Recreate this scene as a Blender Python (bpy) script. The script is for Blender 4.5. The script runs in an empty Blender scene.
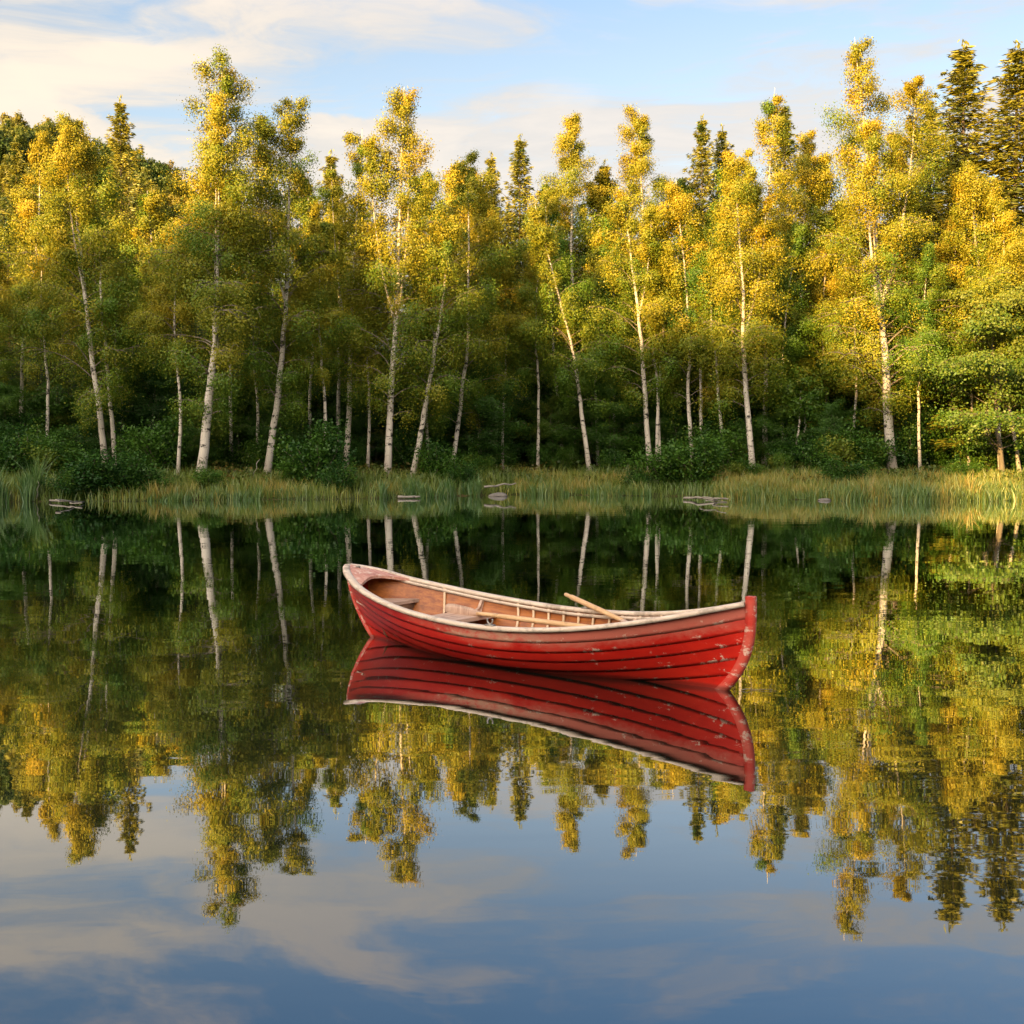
import bpy, math, random
import numpy as np
from mathutils import Vector, Matrix

# ------------------------------------------------------------------ camera, sky, sun, exposure
S = bpy.context.scene
COL = S.collection
R = math.radians
CAM_Z, FPX, PITCH = 2.0, 1285.0, R(2.495)
SUN_AZ, SUN_EL = R(34), R(13)          # rays travel towards +y, turned towards +x

cam_d = bpy.data.cameras.new('camera')
cam = bpy.data.objects.new('camera', cam_d); COL.objects.link(cam)
cam.location = (0, 0, CAM_Z)
cam.rotation_euler = (R(90) - PITCH, 0, 0)
cam_d.sensor_width = 36; cam_d.lens = 36 * FPX / 1024
cam_d.clip_start = 0.1; cam_d.clip_end = 6000
S.camera = cam

S.view_settings.view_transform = 'Standard'
S.view_settings.look = 'None'
S.view_settings.gamma = 1
S.view_settings.exposure = 2.0
S.cycles.max_bounces = 6
S.cycles.diffuse_bounces = 2
S.cycles.glossy_bounces = 3
S.cycles.transmission_bounces = 3
S.cycles.caustics_reflective = False
S.cycles.caustics_refractive = False

W = bpy.data.worlds.new('World'); S.world = W; W.use_nodes = True


class NT:
    """tiny node-graph helper"""
    def __init__(self, tree):
        self.t = tree
        self.n = tree.nodes; self.l = tree.links

    def new(self, kind, **kw):
        nd = self.n.new(kind)
        for k, v in kw.items():
            setattr(nd, k, v)
        return nd

    def put(self, sock, v):
        if isinstance(v, bpy.types.NodeSocket):
            self.l.new(v, sock)
        elif v is not None:
            if isinstance(v, (tuple, list)) and len(v) == 3 and sock.type == 'RGBA':
                v = (*v, 1)
            sock.default_value = v

    def math(self, op, a, b=None, c=None, clamp=False):
        nd = self.new('ShaderNodeMath', operation=op, use_clamp=clamp)
        for i, v in enumerate((a, b, c)):
            if v is not None:
                self.put(nd.inputs[i], v)
        return nd.outputs[0]

    def vmath(self, op, a, b=None, out=0):
        nd = self.new('ShaderNodeVectorMath', operation=op)
        self.put(nd.inputs[0], a)
        if b is not None:
            self.put(nd.inputs[1], b)
        return nd.outputs[out]

    def mix(self, fac, a, b, blend='MIX'):
        nd = self.new('ShaderNodeMix', data_type='RGBA', blend_type=blend)
        self.put(nd.inputs[0], fac); self.put(nd.inputs[6], a); self.put(nd.inputs[7], b)
        return nd.outputs[2]

    def noise(self, vec, scale, detail=4, rough=0.55, dist=0.0):
        nd = self.new('ShaderNodeTexNoise')
        self.put(nd.inputs['Vector'], vec)
        nd.inputs['Scale'].default_value = scale
        nd.inputs['Detail'].default_value = detail
        nd.inputs['Roughness'].default_value = rough
        nd.inputs['Distortion'].default_value = dist
        return nd.outputs['Fac']

    def smooth(self, v, lo, hi, a=0.0, b=1.0):
        nd = self.new('ShaderNodeMapRange', interpolation_type='SMOOTHSTEP')
        self.put(nd.inputs[0], v)
        for i, x in enumerate((lo, hi, a, b)):
            self.put(nd.inputs[i + 1], x)
        return nd.outputs[0]

    def ramp(self, v, stops):
        nd = self.new('ShaderNodeValToRGB')
        e = nd.color_ramp.elements
        while len(e) < len(stops):
            e.new(0.5)
        for el, (p, c) in zip(e, stops):
            el.position = p; el.color = (*c, 1)
        self.put(nd.inputs[0], v)
        return nd.outputs[0]

    def attr(self, name):
        nd = self.new('ShaderNodeAttribute'); nd.attribute_name = name
        return nd.outputs['Fac']

    def sep(self, v):
        nd = self.new('ShaderNodeSeparateXYZ'); self.put(nd.inputs[0], v)
        return nd.outputs

    def comb(self, x, y, z):
        nd = self.new('ShaderNodeCombineXYZ')
        for i, v in enumerate((x, y, z)):
            self.put(nd.inputs[i], v)
        return nd.outputs[0]

    def bump(self, h, strength, dist):
        nd = self.new('ShaderNodeBump')
        self.put(nd.inputs['Height'], h)
        nd.inputs['Strength'].default_value = strength
        nd.inputs['Distance'].default_value = dist
        return nd.outputs[0]


# sky: Nishita air with a procedural layer of cloud
w = NT(W.node_tree); w.n.clear()
tc = w.new('ShaderNodeTexCoord')
dirv = w.vmath('NORMALIZE', tc.outputs['Generated'])
dx, dy, dz = w.sep(dirv)
sky = w.new('ShaderNodeTexSky', sky_type='NISHITA', sun_disc=False, sun_elevation=SUN_EL,
            sun_rotation=math.pi + SUN_AZ, air_density=1.0, dust_density=0.6, ozone_density=2.0)
air = w.mix(1.0, sky.outputs[0], w.mix(w.smooth(dz, 0.28, 0.45), (0.084, 0.066, 0.056), (0.058, 0.068, 0.076)), 'MULTIPLY')
den = w.math('ADD', w.math('MAXIMUM', dz, 0.0), 0.06)
px_ = w.math('DIVIDE', dx, den); py_ = w.math('DIVIDE', dy, den)
flat = w.comb(px_, py_, 0.0)
# high streaks: wispy, drawn out sideways and a little tilted
st = w.comb(w.math('ADD', w.math('MULTIPLY', px_, 0.9), w.math('MULTIPLY', py_, 0.35)), w.math('MULTIPLY', py_, 1.5), 0.0)
warp = w.noise(w.vmath('MULTIPLY', flat, (0.8, 0.8, 1.0)), 1.0, 3, 0.5)
n1 = w.noise(w.vmath('ADD', st, w.comb(w.math('MULTIPLY', warp, 1.6), w.math('MULTIPLY', warp, 1.1), 4.2)), 1.0, 9, 0.62, 0.15)
# heaped cloud low over the wood
n2 = w.noise(w.comb(w.math('MULTIPLY', dx, 5.0), 2.7, w.math('MULTIPLY', dz, 12.0)), 1.15, 8, 0.55, 0.2)
leftness = w.smooth(dx, 0.10, -0.40)                                        # thicker cloud over the left
lowness = w.smooth(dz, 0.31, 0.22)
b1 = w.math('ADD', n1, w.math('MULTIPLY', leftness, 0.10))
cov1 = w.smooth(w.math('SUBTRACT', b1, w.smooth(dz, 0.315, 0.365, 0.0, 0.13)), 0.415, 0.57)
cov2 = w.smooth(w.math('ADD', n2, w.math('MULTIPLY', w.math('SUBTRACT', lowness, 1.0), 0.30)), 0.44, 0.50)
cov = w.math('MULTIPLY', w.math('MAXIMUM', w.math('MULTIPLY', cov1, 0.85), w.math('MULTIPLY', cov2, 0.85)), w.smooth(dz, -0.05, 0.05), clamp=True)
lite = w.smooth(w.math('MAXIMUM', b1, n2), 0.45, 0.66)
ccol = w.mix(leftness, (0.245, 0.218, 0.192), (0.30, 0.25, 0.19))
ccol = w.mix(w.math('MULTIPLY', w.math('SUBTRACT', 1.0, lite), 0.55), ccol, (0.165, 0.165, 0.165))
ccol2 = w.mix(w.smooth(dz, 0.30, 0.45), ccol, (0.30, 0.255, 0.24))
# unseen warm glow added round the low sun to brighten the shaded boat
sdir = (-math.sin(SUN_AZ) * math.cos(SUN_EL), -math.cos(SUN_AZ) * math.cos(SUN_EL), math.sin(SUN_EL))
glow = w.smooth(w.vmath('DOT_PRODUCT', dirv, sdir, out=1), 0.15, 0.98)
n4 = w.smooth(n1, 0.30, 0.62, 0.45, 1.0)
skyc = w.mix(cov, air, ccol2)
skyc = w.mix(1.0, skyc, w.mix(w.math('MULTIPLY', glow, n4), (0, 0, 0), (1.50, 1.30, 1.02)), 'ADD')
bg = w.new('ShaderNodeBackground'); w.put(bg.inputs[0], skyc); bg.inputs[1].default_value = 1.0
wo = w.new('ShaderNodeOutputWorld'); w.l.new(bg.outputs[0], wo.inputs[0])

sun_d = bpy.data.lights.new('sun', 'SUN'); sun_d.energy = 5.0; sun_d.angle = R(0.6)
sun_d.color = (1.0, 0.63, 0.22)
sun = bpy.data.objects.new('sun', sun_d); COL.objects.link(sun)
ray = Vector((math.sin(SUN_AZ) * math.cos(SUN_EL), math.cos(SUN_AZ) * math.cos(SUN_EL), -math.sin(SUN_EL)))
sun.rotation_euler = ray.to_track_quat('-Z', 'Y').to_euler()
sun.location = (-40, -60, 60)


# ------------------------------------------------------------------ helpers
def pix(x, y, z):
    c, s = math.cos(PITCH), math.sin(PITCH)
    zz = z - CAM_Z
    fwd = y * c - zz * s; up = y * s + zz * c
    return 512 + FPX * x / fwd, 512 - FPX * up / fwd


def at(px, py, Y):
    """the point at distance Y (along +y) seen at a picture point"""
    c, s = math.cos(PITCH), math.sin(PITCH)
    u, v = (px - 512) / FPX, (512 - py) / FPX
    d = (u, c + v * s, -s + v * c)
    k = Y / d[1]
    return np.array((d[0] * k, Y, CAM_Z + d[2] * k))


SH_PX = [-300, 0, 60, 100, 200, 330, 420, 500, 560, 640, 700, 760, 830, 900, 1024, 1320]
SH_Y = [52, 55.5, 56.5, 56.5, 58, 59.5, 62, 66, 65.5, 64.5, 62.5, 60, 58, 57.5, 57, 54]
SH_X = [(p - 512) / FPX * y for p, y in zip(SH_PX, SH_Y)]


def shore(x):
    x = np.asarray(x, float)
    return np.interp(x, SH_X, SH_Y) + 0.35 * np.sin(x * 0.9) + 0.2 * np.sin(x * 2.3 + 1)


def sstep(v, a, b):
    t = np.clip((v - a) / (b - a), 0, 1)
    return t * t * (3 - 2 * t)


def ground(x, y):
    x = np.asarray(x, float); y = np.asarray(y, float)
    s = y - shore(x)
    near = np.where(s < 0, np.maximum(s * 0.16, -1.8), 1.9 * (1 - np.exp(-np.maximum(s, 0) / 14)))
    near = near + np.where(s > 0.5, 0.10 * np.sin(x * 0.7 + y * 0.4) * np.sin(y * 0.9 - x * 0.3), 0)
    hill = sstep(y, 84, 235) * (12 + 31 * sstep(x, -2, -85)) + np.maximum(y - 235, 0) * 0.02
    side = 6 * sstep(np.abs(x), 60, 160) * (s > 0) * sstep(s, 0, 30)
    return near + hill + side


class MB:
    """collects quads in numpy and builds ONE mesh object"""
    def __init__(self):
        self.v, self.f, self.t, self.n = [], [], [], 0

    def quads(self, verts, faces, tint=None):
        verts = np.asarray(verts, float).reshape(-1, 3); faces = np.asarray(faces, int).reshape(-1, 4)
        self.v.append(verts); self.f.append(faces + self.n)
        self.n += len(verts)
        if tint is None:
            tint = 0.5
        self.t.append(np.broadcast_to(np.asarray(tint, float), (len(faces),)).copy())

    def tube(self, pts, rad, sides=8, tint=0.5):
        pts = np.asarray(pts, float); n = len(pts)
        rad = np.broadcast_to(np.asarray(rad, float), (n,))
        tan = np.gradient(pts, axis=0)
        tan /= np.linalg.norm(tan, axis=1)[:, None] + 1e-9
        ref = np.array((0.31, 0.95, 0.05)) if abs(tan[0][2]) > 0.7 else np.array((0.0, 0.0, 1.0))
        a = np.cross(tan, ref); a /= np.linalg.norm(a, axis=1)[:, None] + 1e-9
        b = np.cross(a, tan)
        th = np.arange(sides) / sides * 2 * math.pi
        ring = (np.cos(th)[None, :, None] * a[:, None] + np.sin(th)[None, :, None] * b[:, None]) * rad[:, None, None]
        v = (pts[:, None] + ring).reshape(-1, 3)
        i = np.arange(n - 1)[:, None] * sides; j = np.arange(sides)[None, :]; k = (j + 1) % sides
        f = np.stack([i + j, i + k, i + sides + k, i + sides + j], -1).reshape(-1, 4)
        self.quads(v, f, tint)
        for e in (0, n - 1):                                  # close both ends with a small fan of quads
            if rad[e] > 0.004:
                base = e * sides
                order = [base + q for q in range(sides)]
                if e == 0: order = order[::-1]
                fs = [(order[0], order[q], order[q + 1], order[min(q + 2, sides - 1)]) for q in range(1, sides - 2, 2)]
                self.f.append(np.array(fs) + self.n - len(v)); self.t.append(np.full(len(fs), tint))

    def box(self, c, size, rot=None):
        c = np.asarray(c, float); h = np.asarray(size, float) / 2
        v = np.array([(x, y, z) for x in (-1, 1) for y in (-1, 1) for z in (-1, 1)]) * h
        if rot is not None:
            v = v @ np.asarray(rot).T
        f = [(0, 1, 3, 2), (4, 6, 7, 5), (0, 4, 5, 1), (2, 3, 7, 6), (0, 2, 6, 4), (1, 5, 7, 3)]
        self.quads(v + c, f)

    def leaves(self, c, size, rng, tint, asp=0.62, flat=0.0, hang=0.0, face=None):
        """diamond leaves; flat turns them level, hang makes their long axis point down, face gives the way they look"""
        n = len(c)
        u = rng.normal(size=(n, 3)); u[:, 2] = u[:, 2] * (1 - flat) - hang
        u /= np.linalg.norm(u, axis=1)[:, None]
        if face is not None:
            nf = face / (np.linalg.norm(face, axis=1)[:, None] + 1e-6) + rng.normal(size=(n, 3)) * 0.42
            nf /= np.linalg.norm(nf, axis=1)[:, None]
            u -= nf * np.sum(u * nf, 1)[:, None]; u /= np.linalg.norm(u, axis=1)[:, None] + 1e-9
            v = np.cross(nf, u)
        else:
            r = rng.normal(size=(n, 3)); r[:, 2] *= (1 - flat)
            v = np.cross(u, r)
            if flat > 0:
                w_ = np.cross(u, np.array((0, 0, 1.0))); v = w_ * flat * 2 + v * (1 - flat)
        v /= np.linalg.norm(v, axis=1)[:, None] + 1e-9
        s = np.asarray(size)[:, None] * 0.5
        nrm = np.cross(u, v)
        V = np.stack([c - u * s, c + v * s * asp + nrm * s * 0.15, c + u * s, c - v * s * asp + nrm * s * 0.15], 1).reshape(-1, 3)
        self.quads(V, np.arange(4 * n).reshape(-1, 4), tint)

    def mesh(self, name, mat, smooth=False):
        v = np.concatenate(self.v); f = np.concatenate(self.f); t = np.concatenate(self.t)
        m = bpy.data.meshes.new(name)
        m.vertices.add(len(v)); m.vertices.foreach_set('co', v.astype(np.float32).ravel())
        m.loops.add(len(f) * 4); m.loops.foreach_set('vertex_index', f.astype(np.int32).ravel())
        m.polygons.add(len(f))
        m.polygons.foreach_set('loop_start', (np.arange(len(f)) * 4).astype(np.int32))
        m.polygons.foreach_set('loop_total', np.full(len(f), 4, np.int32))
        if smooth:
            m.polygons.foreach_set('use_smooth', np.ones(len(f), bool))
        a = m.attributes.new('tint', 'FLOAT', 'FACE'); a.data.foreach_set('value', t.astype(np.float32))
        m.materials.append(mat)
        m.update(calc_edges=True); m.validate()
        return m

    def build(self, name, mat, parent=None, smooth=False):
        return link(name, self.mesh(name, mat, smooth), parent)


def link(name, mesh, parent=None):
    o = bpy.data.objects.new(name, mesh); COL.objects.link(o)
    if parent is not None:
        o.parent = parent
    return o


def empty(name, loc=(0, 0, 0), rz=0.0):
    o = bpy.data.objects.new(name, None); COL.objects.link(o)
    o.location = loc; o.rotation_euler = (0, 0, rz); o.empty_display_size = 0.3
    return o


def tag(o, label=None, cat=None, group=None, kind=None):
    if label: o['label'] = label
    if cat: o['category'] = cat
    if group: o['group'] = group
    if kind: o['kind'] = kind
    return o


def dup(o, loc, rz=0.0, sc=(1, 1, 1), label=None, group=None):
    c = o.copy(); COL.objects.link(c)
    c.location = loc; c.rotation_euler = (0, 0, rz); c.scale = sc
    if label: c['label'] = label
    if group: c['group'] = group
    for ch in list(o.children):
        d = ch.copy(); COL.objects.link(d); d.parent = c
    return c


def spline(P, n):
    """Catmull-Rom through points P"""
    P = np.asarray(P, float)
    P = np.vstack([2 * P[0] - P[1], P, 2 * P[-1] - P[-2]])
    out = []
    m = len(P) - 3
    for q in np.linspace(0, m, n):
        i = min(int(q), m - 1); t = q - i
        a, b, c, d = P[i:i + 4]
        out.append(0.5 * (2 * b + (c - a) * t + (2 * a - 5 * b + 4 * c - d) * t * t + (3 * b - a - 3 * c + d) * t ** 3))
    return np.array(out)


# ------------------------------------------------------------------ materials
def material(name):
    m = bpy.data.materials.new(name); m.use_nodes = True
    g = NT(m.node_tree); g.n.clear()
    o = g.new('ShaderNodeOutputMaterial')
    return m, g, o


def principled(g, o, col, rough=0.6, normal=None, spec=0.5, **kw):
    p = g.new('ShaderNodeBsdfPrincipled')
    g.put(p.inputs['Base Color'], col); g.put(p.inputs['Roughness'], rough)
    p.inputs['Specular IOR Level'].default_value = spec
    if normal is not None: g.put(p.inputs['Normal'], normal)
    for k, v in kw.items(): p.inputs[k].default_value = v
    g.l.new(p.outputs[0], o.inputs[0])
    return p


def leaf_mat(name, stops, trans=0.28, gloss=0.02):
    m, g, o = material(name)
    geo = g.new('ShaderNodeNewGeometry'); inf = g.new('ShaderNodeObjectInfo')
    rnd = geo.outputs['Random Per Island']
    t = g.math('ADD', g.attr('tint'), g.math('MULTIPLY', g.math('SUBTRACT', rnd, 0.5), 0.20))
    t = g.math('ADD', t, g.math('MULTIPLY', g.math('SUBTRACT', inf.outputs['Random'], 0.5), 0.16), clamp=True)
    c = g.ramp(t, stops)
    hsv = g.new('ShaderNodeHueSaturation'); g.put(hsv.inputs['Color'], c)
    g.put(hsv.inputs['Value'], g.math('MULTIPLY_ADD', rnd, 0.24, 0.88))
    d = g.new('ShaderNodeBsdfDiffuse'); g.put(d.inputs[0], hsv.outputs[0])
    tr = g.new('ShaderNodeBsdfTranslucent'); g.put(tr.inputs[0], hsv.outputs[0])
    gl = g.new('ShaderNodeBsdfGlossy'); gl.inputs['Roughness'].default_value = 0.45; g.put(gl.inputs[0], (0.8, 0.8, 0.7))
    m1 = g.new('ShaderNodeMixShader'); m1.inputs[0].default_value = trans
    g.l.new(d.outputs[0], m1.inputs[1]); g.l.new(tr.outputs[0], m1.inputs[2])
    m2 = g.new('ShaderNodeMixShader'); m2.inputs[0].default_value = gloss
    g.l.new(m1.outputs[0], m2.inputs[1]); g.l.new(gl.outputs[0], m2.inputs[2])
    g.l.new(m2.outputs[0], o.inputs[0])
    return m


M = {}
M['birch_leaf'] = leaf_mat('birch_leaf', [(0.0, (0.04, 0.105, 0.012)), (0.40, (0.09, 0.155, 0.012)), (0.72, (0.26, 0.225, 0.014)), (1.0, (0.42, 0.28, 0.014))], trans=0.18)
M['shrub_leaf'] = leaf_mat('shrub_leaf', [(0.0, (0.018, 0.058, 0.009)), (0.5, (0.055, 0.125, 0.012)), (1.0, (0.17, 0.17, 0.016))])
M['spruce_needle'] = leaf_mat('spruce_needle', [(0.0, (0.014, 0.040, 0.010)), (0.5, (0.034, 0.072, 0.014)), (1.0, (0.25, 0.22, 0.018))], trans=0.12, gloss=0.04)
M['hill_leaf'] = leaf_mat('hill_leaf', [(0.0, (0.04, 0.075, 0.014)), (0.5, (0.12, 0.13, 0.016)), (1.0, (0.26, 0.17, 0.016))])
M['grass'] = leaf_mat('grass_blade', [(0.0, (0.045, 0.10, 0.012)), (0.5, (0.13, 0.17, 0.02)), (0.8, (0.26, 0.22, 0.03)), (1.0, (0.34, 0.20, 0.03))], trans=0.3, gloss=0.05)
M['dry_grass'] = leaf_mat('dry_grass_blade', [(0.0, (0.12, 0.16, 0.02)), (0.5, (0.23, 0.21, 0.035)), (1.0, (0.33, 0.22, 0.04))], trans=0.3, gloss=0.05)
M['reed'] = leaf_mat('reed_blade', [(0.0, (0.05, 0.12, 0.022)), (0.5, (0.10, 0.17, 0.03)), (0.85, (0.26, 0.24, 0.04)), (1.0, (0.36, 0.24, 0.05))], trans=0.3, gloss=0.06)
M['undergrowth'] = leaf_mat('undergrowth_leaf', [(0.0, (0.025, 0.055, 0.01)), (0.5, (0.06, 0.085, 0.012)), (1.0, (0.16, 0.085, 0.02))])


def bark_birch():
    m, g, o = material('birch_bark')
    tcx = g.new('ShaderNodeTexCoord'); oc = tcx.outputs['Object']
    mark = g.noise(g.vmath('MULTIPLY', oc, (2.4, 2.4, 4.6)), 1.0, 5, 0.72, 0.4)
    big = g.noise(g.vmath('MULTIPLY', oc, (1.3, 1.3, 0.9)), 1.0, 3, 0.6)
    z = g.sep(oc)[2]
    rough_base = g.smooth(g.math('ADD', z, g.math('MULTIPLY', big, 2.2)), 3.2, 0.9)        # corky old bark at the foot
    f = g.smooth(mark, 0.53, 0.60)
    c = g.mix(big, (0.58, 0.52, 0.43), (0.40, 0.33, 0.25))
    c = g.mix(f, c, (0.030, 0.025, 0.020))
    c2 = g.mix(g.noise(g.vmath('MULTIPLY', oc, (9, 9, 2.5)), 1.0, 4, 0.7), (0.10, 0.08, 0.06), (0.30, 0.24, 0.18))
    c = g.mix(g.math('MULTIPLY', rough_base, 0.8), c, c2)
    c = g.mix(g.smooth(g.attr('tint'), 0.45, 0.05, 0.0, 0.8), c, (0.11, 0.075, 0.05))          # limbs and twigs: brown bark
    principled(g, o, c, 0.75, g.bump(mark, 0.5, 0.04), 0.25)
    return m


def bark(name, c1, c2, sc=(14, 14, 3)):
    m, g, o = material(name)
    oc = g.new('ShaderNodeTexCoord').outputs['Object']
    n = g.noise(g.vmath('MULTIPLY', oc, sc), 1.0, 6, 0.7, 0.2)
    principled(g, o, g.mix(n, c1, c2), 0.85, g.bump(n, 0.7, 0.03), 0.2)
    return m


M['birch_bark'] = bark_birch()
M['spruce_bark'] = bark('spruce_bark', (0.035, 0.026, 0.02), (0.16, 0.12, 0.09))
M['shrub_bark'] = bark('shrub_bark', (0.05, 0.04, 0.03), (0.20, 0.16, 0.11))
M['driftwood'] = bark('driftwood', (0.10, 0.085, 0.065), (0.36, 0.31, 0.25), (3, 22, 22))
M['rock'] = bark('rock', (0.07, 0.06, 0.05), (0.22, 0.19, 0.16), (5, 5, 5))


def soil():
    m, g, o = material('forest_floor')
    oc = g.new('ShaderNodeTexCoord').outputs['Object']
    n = g.noise(oc, 0.35, 8, 0.65); n2 = g.noise(oc, 4.0, 6, 0.7)
    c = g.ramp(n, [(0.35, (0.03, 0.03, 0.012)), (0.5, (0.055, 0.06, 0.015)), (0.65, (0.11, 0.065, 0.025))])
    c = g.mix(g.smooth(n2, 0.4, 0.7), c, (0.035, 0.05, 0.012))
    principled(g, o, c, 0.95, g.bump(n2, 0.8, 0.15), 0.1)
    return m


M['soil'] = soil()


def shade_hill_mat():
    m, g, o = material('shade_hill_skin')
    oc = g.new('ShaderNodeTexCoord').outputs['Object']
    n = g.noise(oc, 0.6, 6, 0.7)
    principled(g, o, g.mix(n, (0.02, 0.035, 0.01), (0.08, 0.09, 0.02)), 0.95, g.bump(n, 1.0, 0.8), 0.1)
    return m


M['shade_hill_skin'] = shade_hill_mat()


def water_mat():
    m, g, o = material('lake_water')
    pos = g.new('ShaderNodeNewGeometry').outputs['Position']
    a = g.noise(g.vmath('MULTIPLY', pos, (0.55, 1.1, 1.0)), 1.0, 2, 0.5, 0.3)
    b = g.noise(g.vmath('MULTIPLY', pos, (2.2, 4.6, 1.0)), 1.0, 2, 0.5, 0.4)
    c = g.noise(g.vmath('MULTIPLY', pos, (0.10, 0.16, 1.0)), 1.0, 2, 0.5)
    calm = g.smooth(c, 0.35, 0.65, 0.35, 1.0)
    h = g.math('ADD', g.math('MULTIPLY', a, 0.011), g.math('MULTIPLY', b, 0.0010))
    h = g.math('MULTIPLY', h, calm)
    nrm = g.bump(h, 1.0, 0.32)
    fr = g.new('ShaderNodeFresnel'); fr.inputs['IOR'].default_value = 1.33; g.put(fr.inputs['Normal'], nrm)
    fac = g.math('MULTIPLY_ADD', fr.outputs[0], 1.85, 0.07, clamp=True)
    df = g.new('ShaderNodeBsdfDiffuse'); g.put(df.inputs[0], (0.005, 0.009, 0.006))
    gl = g.new('ShaderNodeBsdfGlossy'); g.put(gl.inputs[0], (0.93, 0.95, 0.97)); gl.inputs['Roughness'].default_value = 0.012
    g.put(gl.inputs['Normal'], nrm)
    mx = g.new('ShaderNodeMixShader'); g.put(mx.inputs[0], fac)
    g.l.new(df.outputs[0], mx.inputs[1]); g.l.new(gl.outputs[0], mx.inputs[2]); g.l.new(mx.outputs[0], o.inputs[0])
    return m


M['water'] = water_mat()


def wood(name, c1, c2, grain, rough=0.6, wear=None, spec=0.35, axis=(1.2, 26, 26)):
    m, g, o = material(name)
    oc = g.new('ShaderNodeTexCoord').outputs['Object']
    n = g.noise(g.vmath('MULTIPLY', oc, axis), 1.0, 6, 0.65, 0.4)
    n2 = g.noise(oc, 5.0, 5, 0.7)
    c = g.mix(g.smooth(n, 0.3, 0.7), c1, c2)
    c = g.mix(g.math('MULTIPLY', g.smooth(n2, 0.52, 0.66), grain), c, tuple(x * 0.35 for x in c1))
    if wear is not None:
        n3 = g.noise(oc, 9.0, 6, 0.75, 0.6)
        c = g.mix(g.smooth(n3, 0.50, 0.60), c, wear)
    principled(g, o, c, rough, g.bump(n, 0.25, 0.004), spec)
    return m


M['gunwale'] = wood('weathered_gunwale', (0.50, 0.37, 0.27), (0.66, 0.53, 0.41), 0.55, 0.7)
M['lining'] = wood('varnished_planking', (0.20, 0.048, 0.010), (0.40, 0.125, 0.022), 0.35, 0.40)
M['rib'] = wood('pale_rib', (0.55, 0.36, 0.20), (0.70, 0.50, 0.32), 0.3, 0.55, axis=(12, 12, 3))
M['thwart'] = wood('weathered_thwart', (0.34, 0.20, 0.14), (0.56, 0.38, 0.27), 0.5, 0.65, axis=(20, 2, 20))
M['floorboard'] = wood('floorboard', (0.20, 0.11, 0.06), (0.34, 0.20, 0.11), 0.5, 0.7)
M['deck'] = wood('worn_red_deck', (0.42, 0.15, 0.10), (0.58, 0.30, 0.21), 0.35, 0.6, wear=(0.62, 0.42, 0.31))
M['oar'] = wood('oar_wood', (0.50, 0.28, 0.12), (0.66, 0.42, 0.22), 0.35, 0.5, axis=(22, 22, 2))


def red_paint(name, stem=False):
    m, g, o = material(name)
    oc = g.new('ShaderNodeTexCoord').outputs['Object']
    n1 = g.noise(g.vmath('MULTIPLY', oc, (1.6, 3.0, 5.0)), 1.0, 6, 0.68, 0.5)
    n2 = g.noise(g.vmath('MULTIPLY', oc, (6, 12, 14)), 1.0, 8, 0.78, 0.3)
    n3 = g.noise(g.vmath('MULTIPLY', oc, (26, 34, 34)), 1.0, 4, 0.7)
    base = g.mix(g.smooth(n1, 0.3, 0.7), (0.43, 0.009, 0.005), (0.55, 0.021, 0.009))
    if stem:
        fade = g.math('MULTIPLY', g.smooth(n1, 0.30, 0.66), 0.5)
        chip = g.smooth(g.math('ADD', n2, g.math("MULTIPLY", n3, 0.25)), 0.655, 0.72)
    else:
        up = g.attr('up'); edge = g.attr('edge'); along = g.attr('along')
        # sun-faded, rubbed paint on the top plank and towards the bow
        k = g.math('MULTIPLY', g.smooth(up, 0.55, 1.0), g.smooth(along, 0.25, 0.75, 0.35, 1.0))
        fade = g.math('MULTIPLY', g.smooth(g.math('ADD', g.math('MULTIPLY', g.math('MULTIPLY_ADD', n2, 0.4, g.math('MULTIPLY', n1, 0.6)), 0.9), g.math('MULTIPLY', k, 0.46)), 0.56, 0.84), 0.80)
        bare = g.math('MULTIPLY', g.smooth(along, 0.36, 0.46), g.smooth(along, 0.72, 0.58))
        bare = g.math('MULTIPLY', bare, g.smooth(up, 0.80, 0.90))
        fade = g.math('ADD', fade, g.math('MULTIPLY', g.math('MULTIPLY', bare, g.smooth(n2, 0.40, 0.60)), 0.45), clamp=True)
        chip = g.smooth(g.math('ADD', g.math('ADD', n2, g.math('MULTIPLY', n3, 0.28)), g.math('MULTIPLY', edge, 0.09)), 0.77, 0.81)
    c = g.mix(fade, base, (0.48, 0.15, 0.10))
    if not stem:
        c = g.mix(g.math('MULTIPLY', g.math('MULTIPLY', bare, g.smooth(g.math('MULTIPLY_ADD', n1, 0.5, g.math('MULTIPLY', n2, 0.5)), 0.44, 0.56)), 0.75), c, (0.46, 0.25, 0.16))
    c = g.mix(chip, c, (0.62, 0.40, 0.30))
    zz = g.sep(g.new('ShaderNodeNewGeometry').outputs['Position'])[2]
    wet = g.smooth(g.math('SUBTRACT', zz, g.math('MULTIPLY', n1, 0.05)), 0.022, -0.012)          # stained waterline
    c = g.mix(g.math('MULTIPLY', wet, 0.65), c, (0.07, 0.018, 0.012))
    dirt = g.smooth(n3, 0.60, 0.75)
    c = g.mix(g.math('MULTIPLY', dirt, 0.35), c, (0.10, 0.02, 0.015))
    principled(g, o, c, g.math('MULTIPLY_ADD', fade, 0.3, 0.42), g.bump(g.math('ADD', n3, g.math('MULTIPLY', chip, -0.8)), 0.25, 0.004), 0.22)
    return m


M['red'] = red_paint('worn_red_paint')
M['red_stem'] = red_paint('worn_red_stem_paint', True)
m_, g_, o_ = material('rowlock_metal')
principled(g_, o_, (0.30, 0.26, 0.22), 0.45, None, 0.5, Metallic=0.8)
M['metal'] = m_

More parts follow.
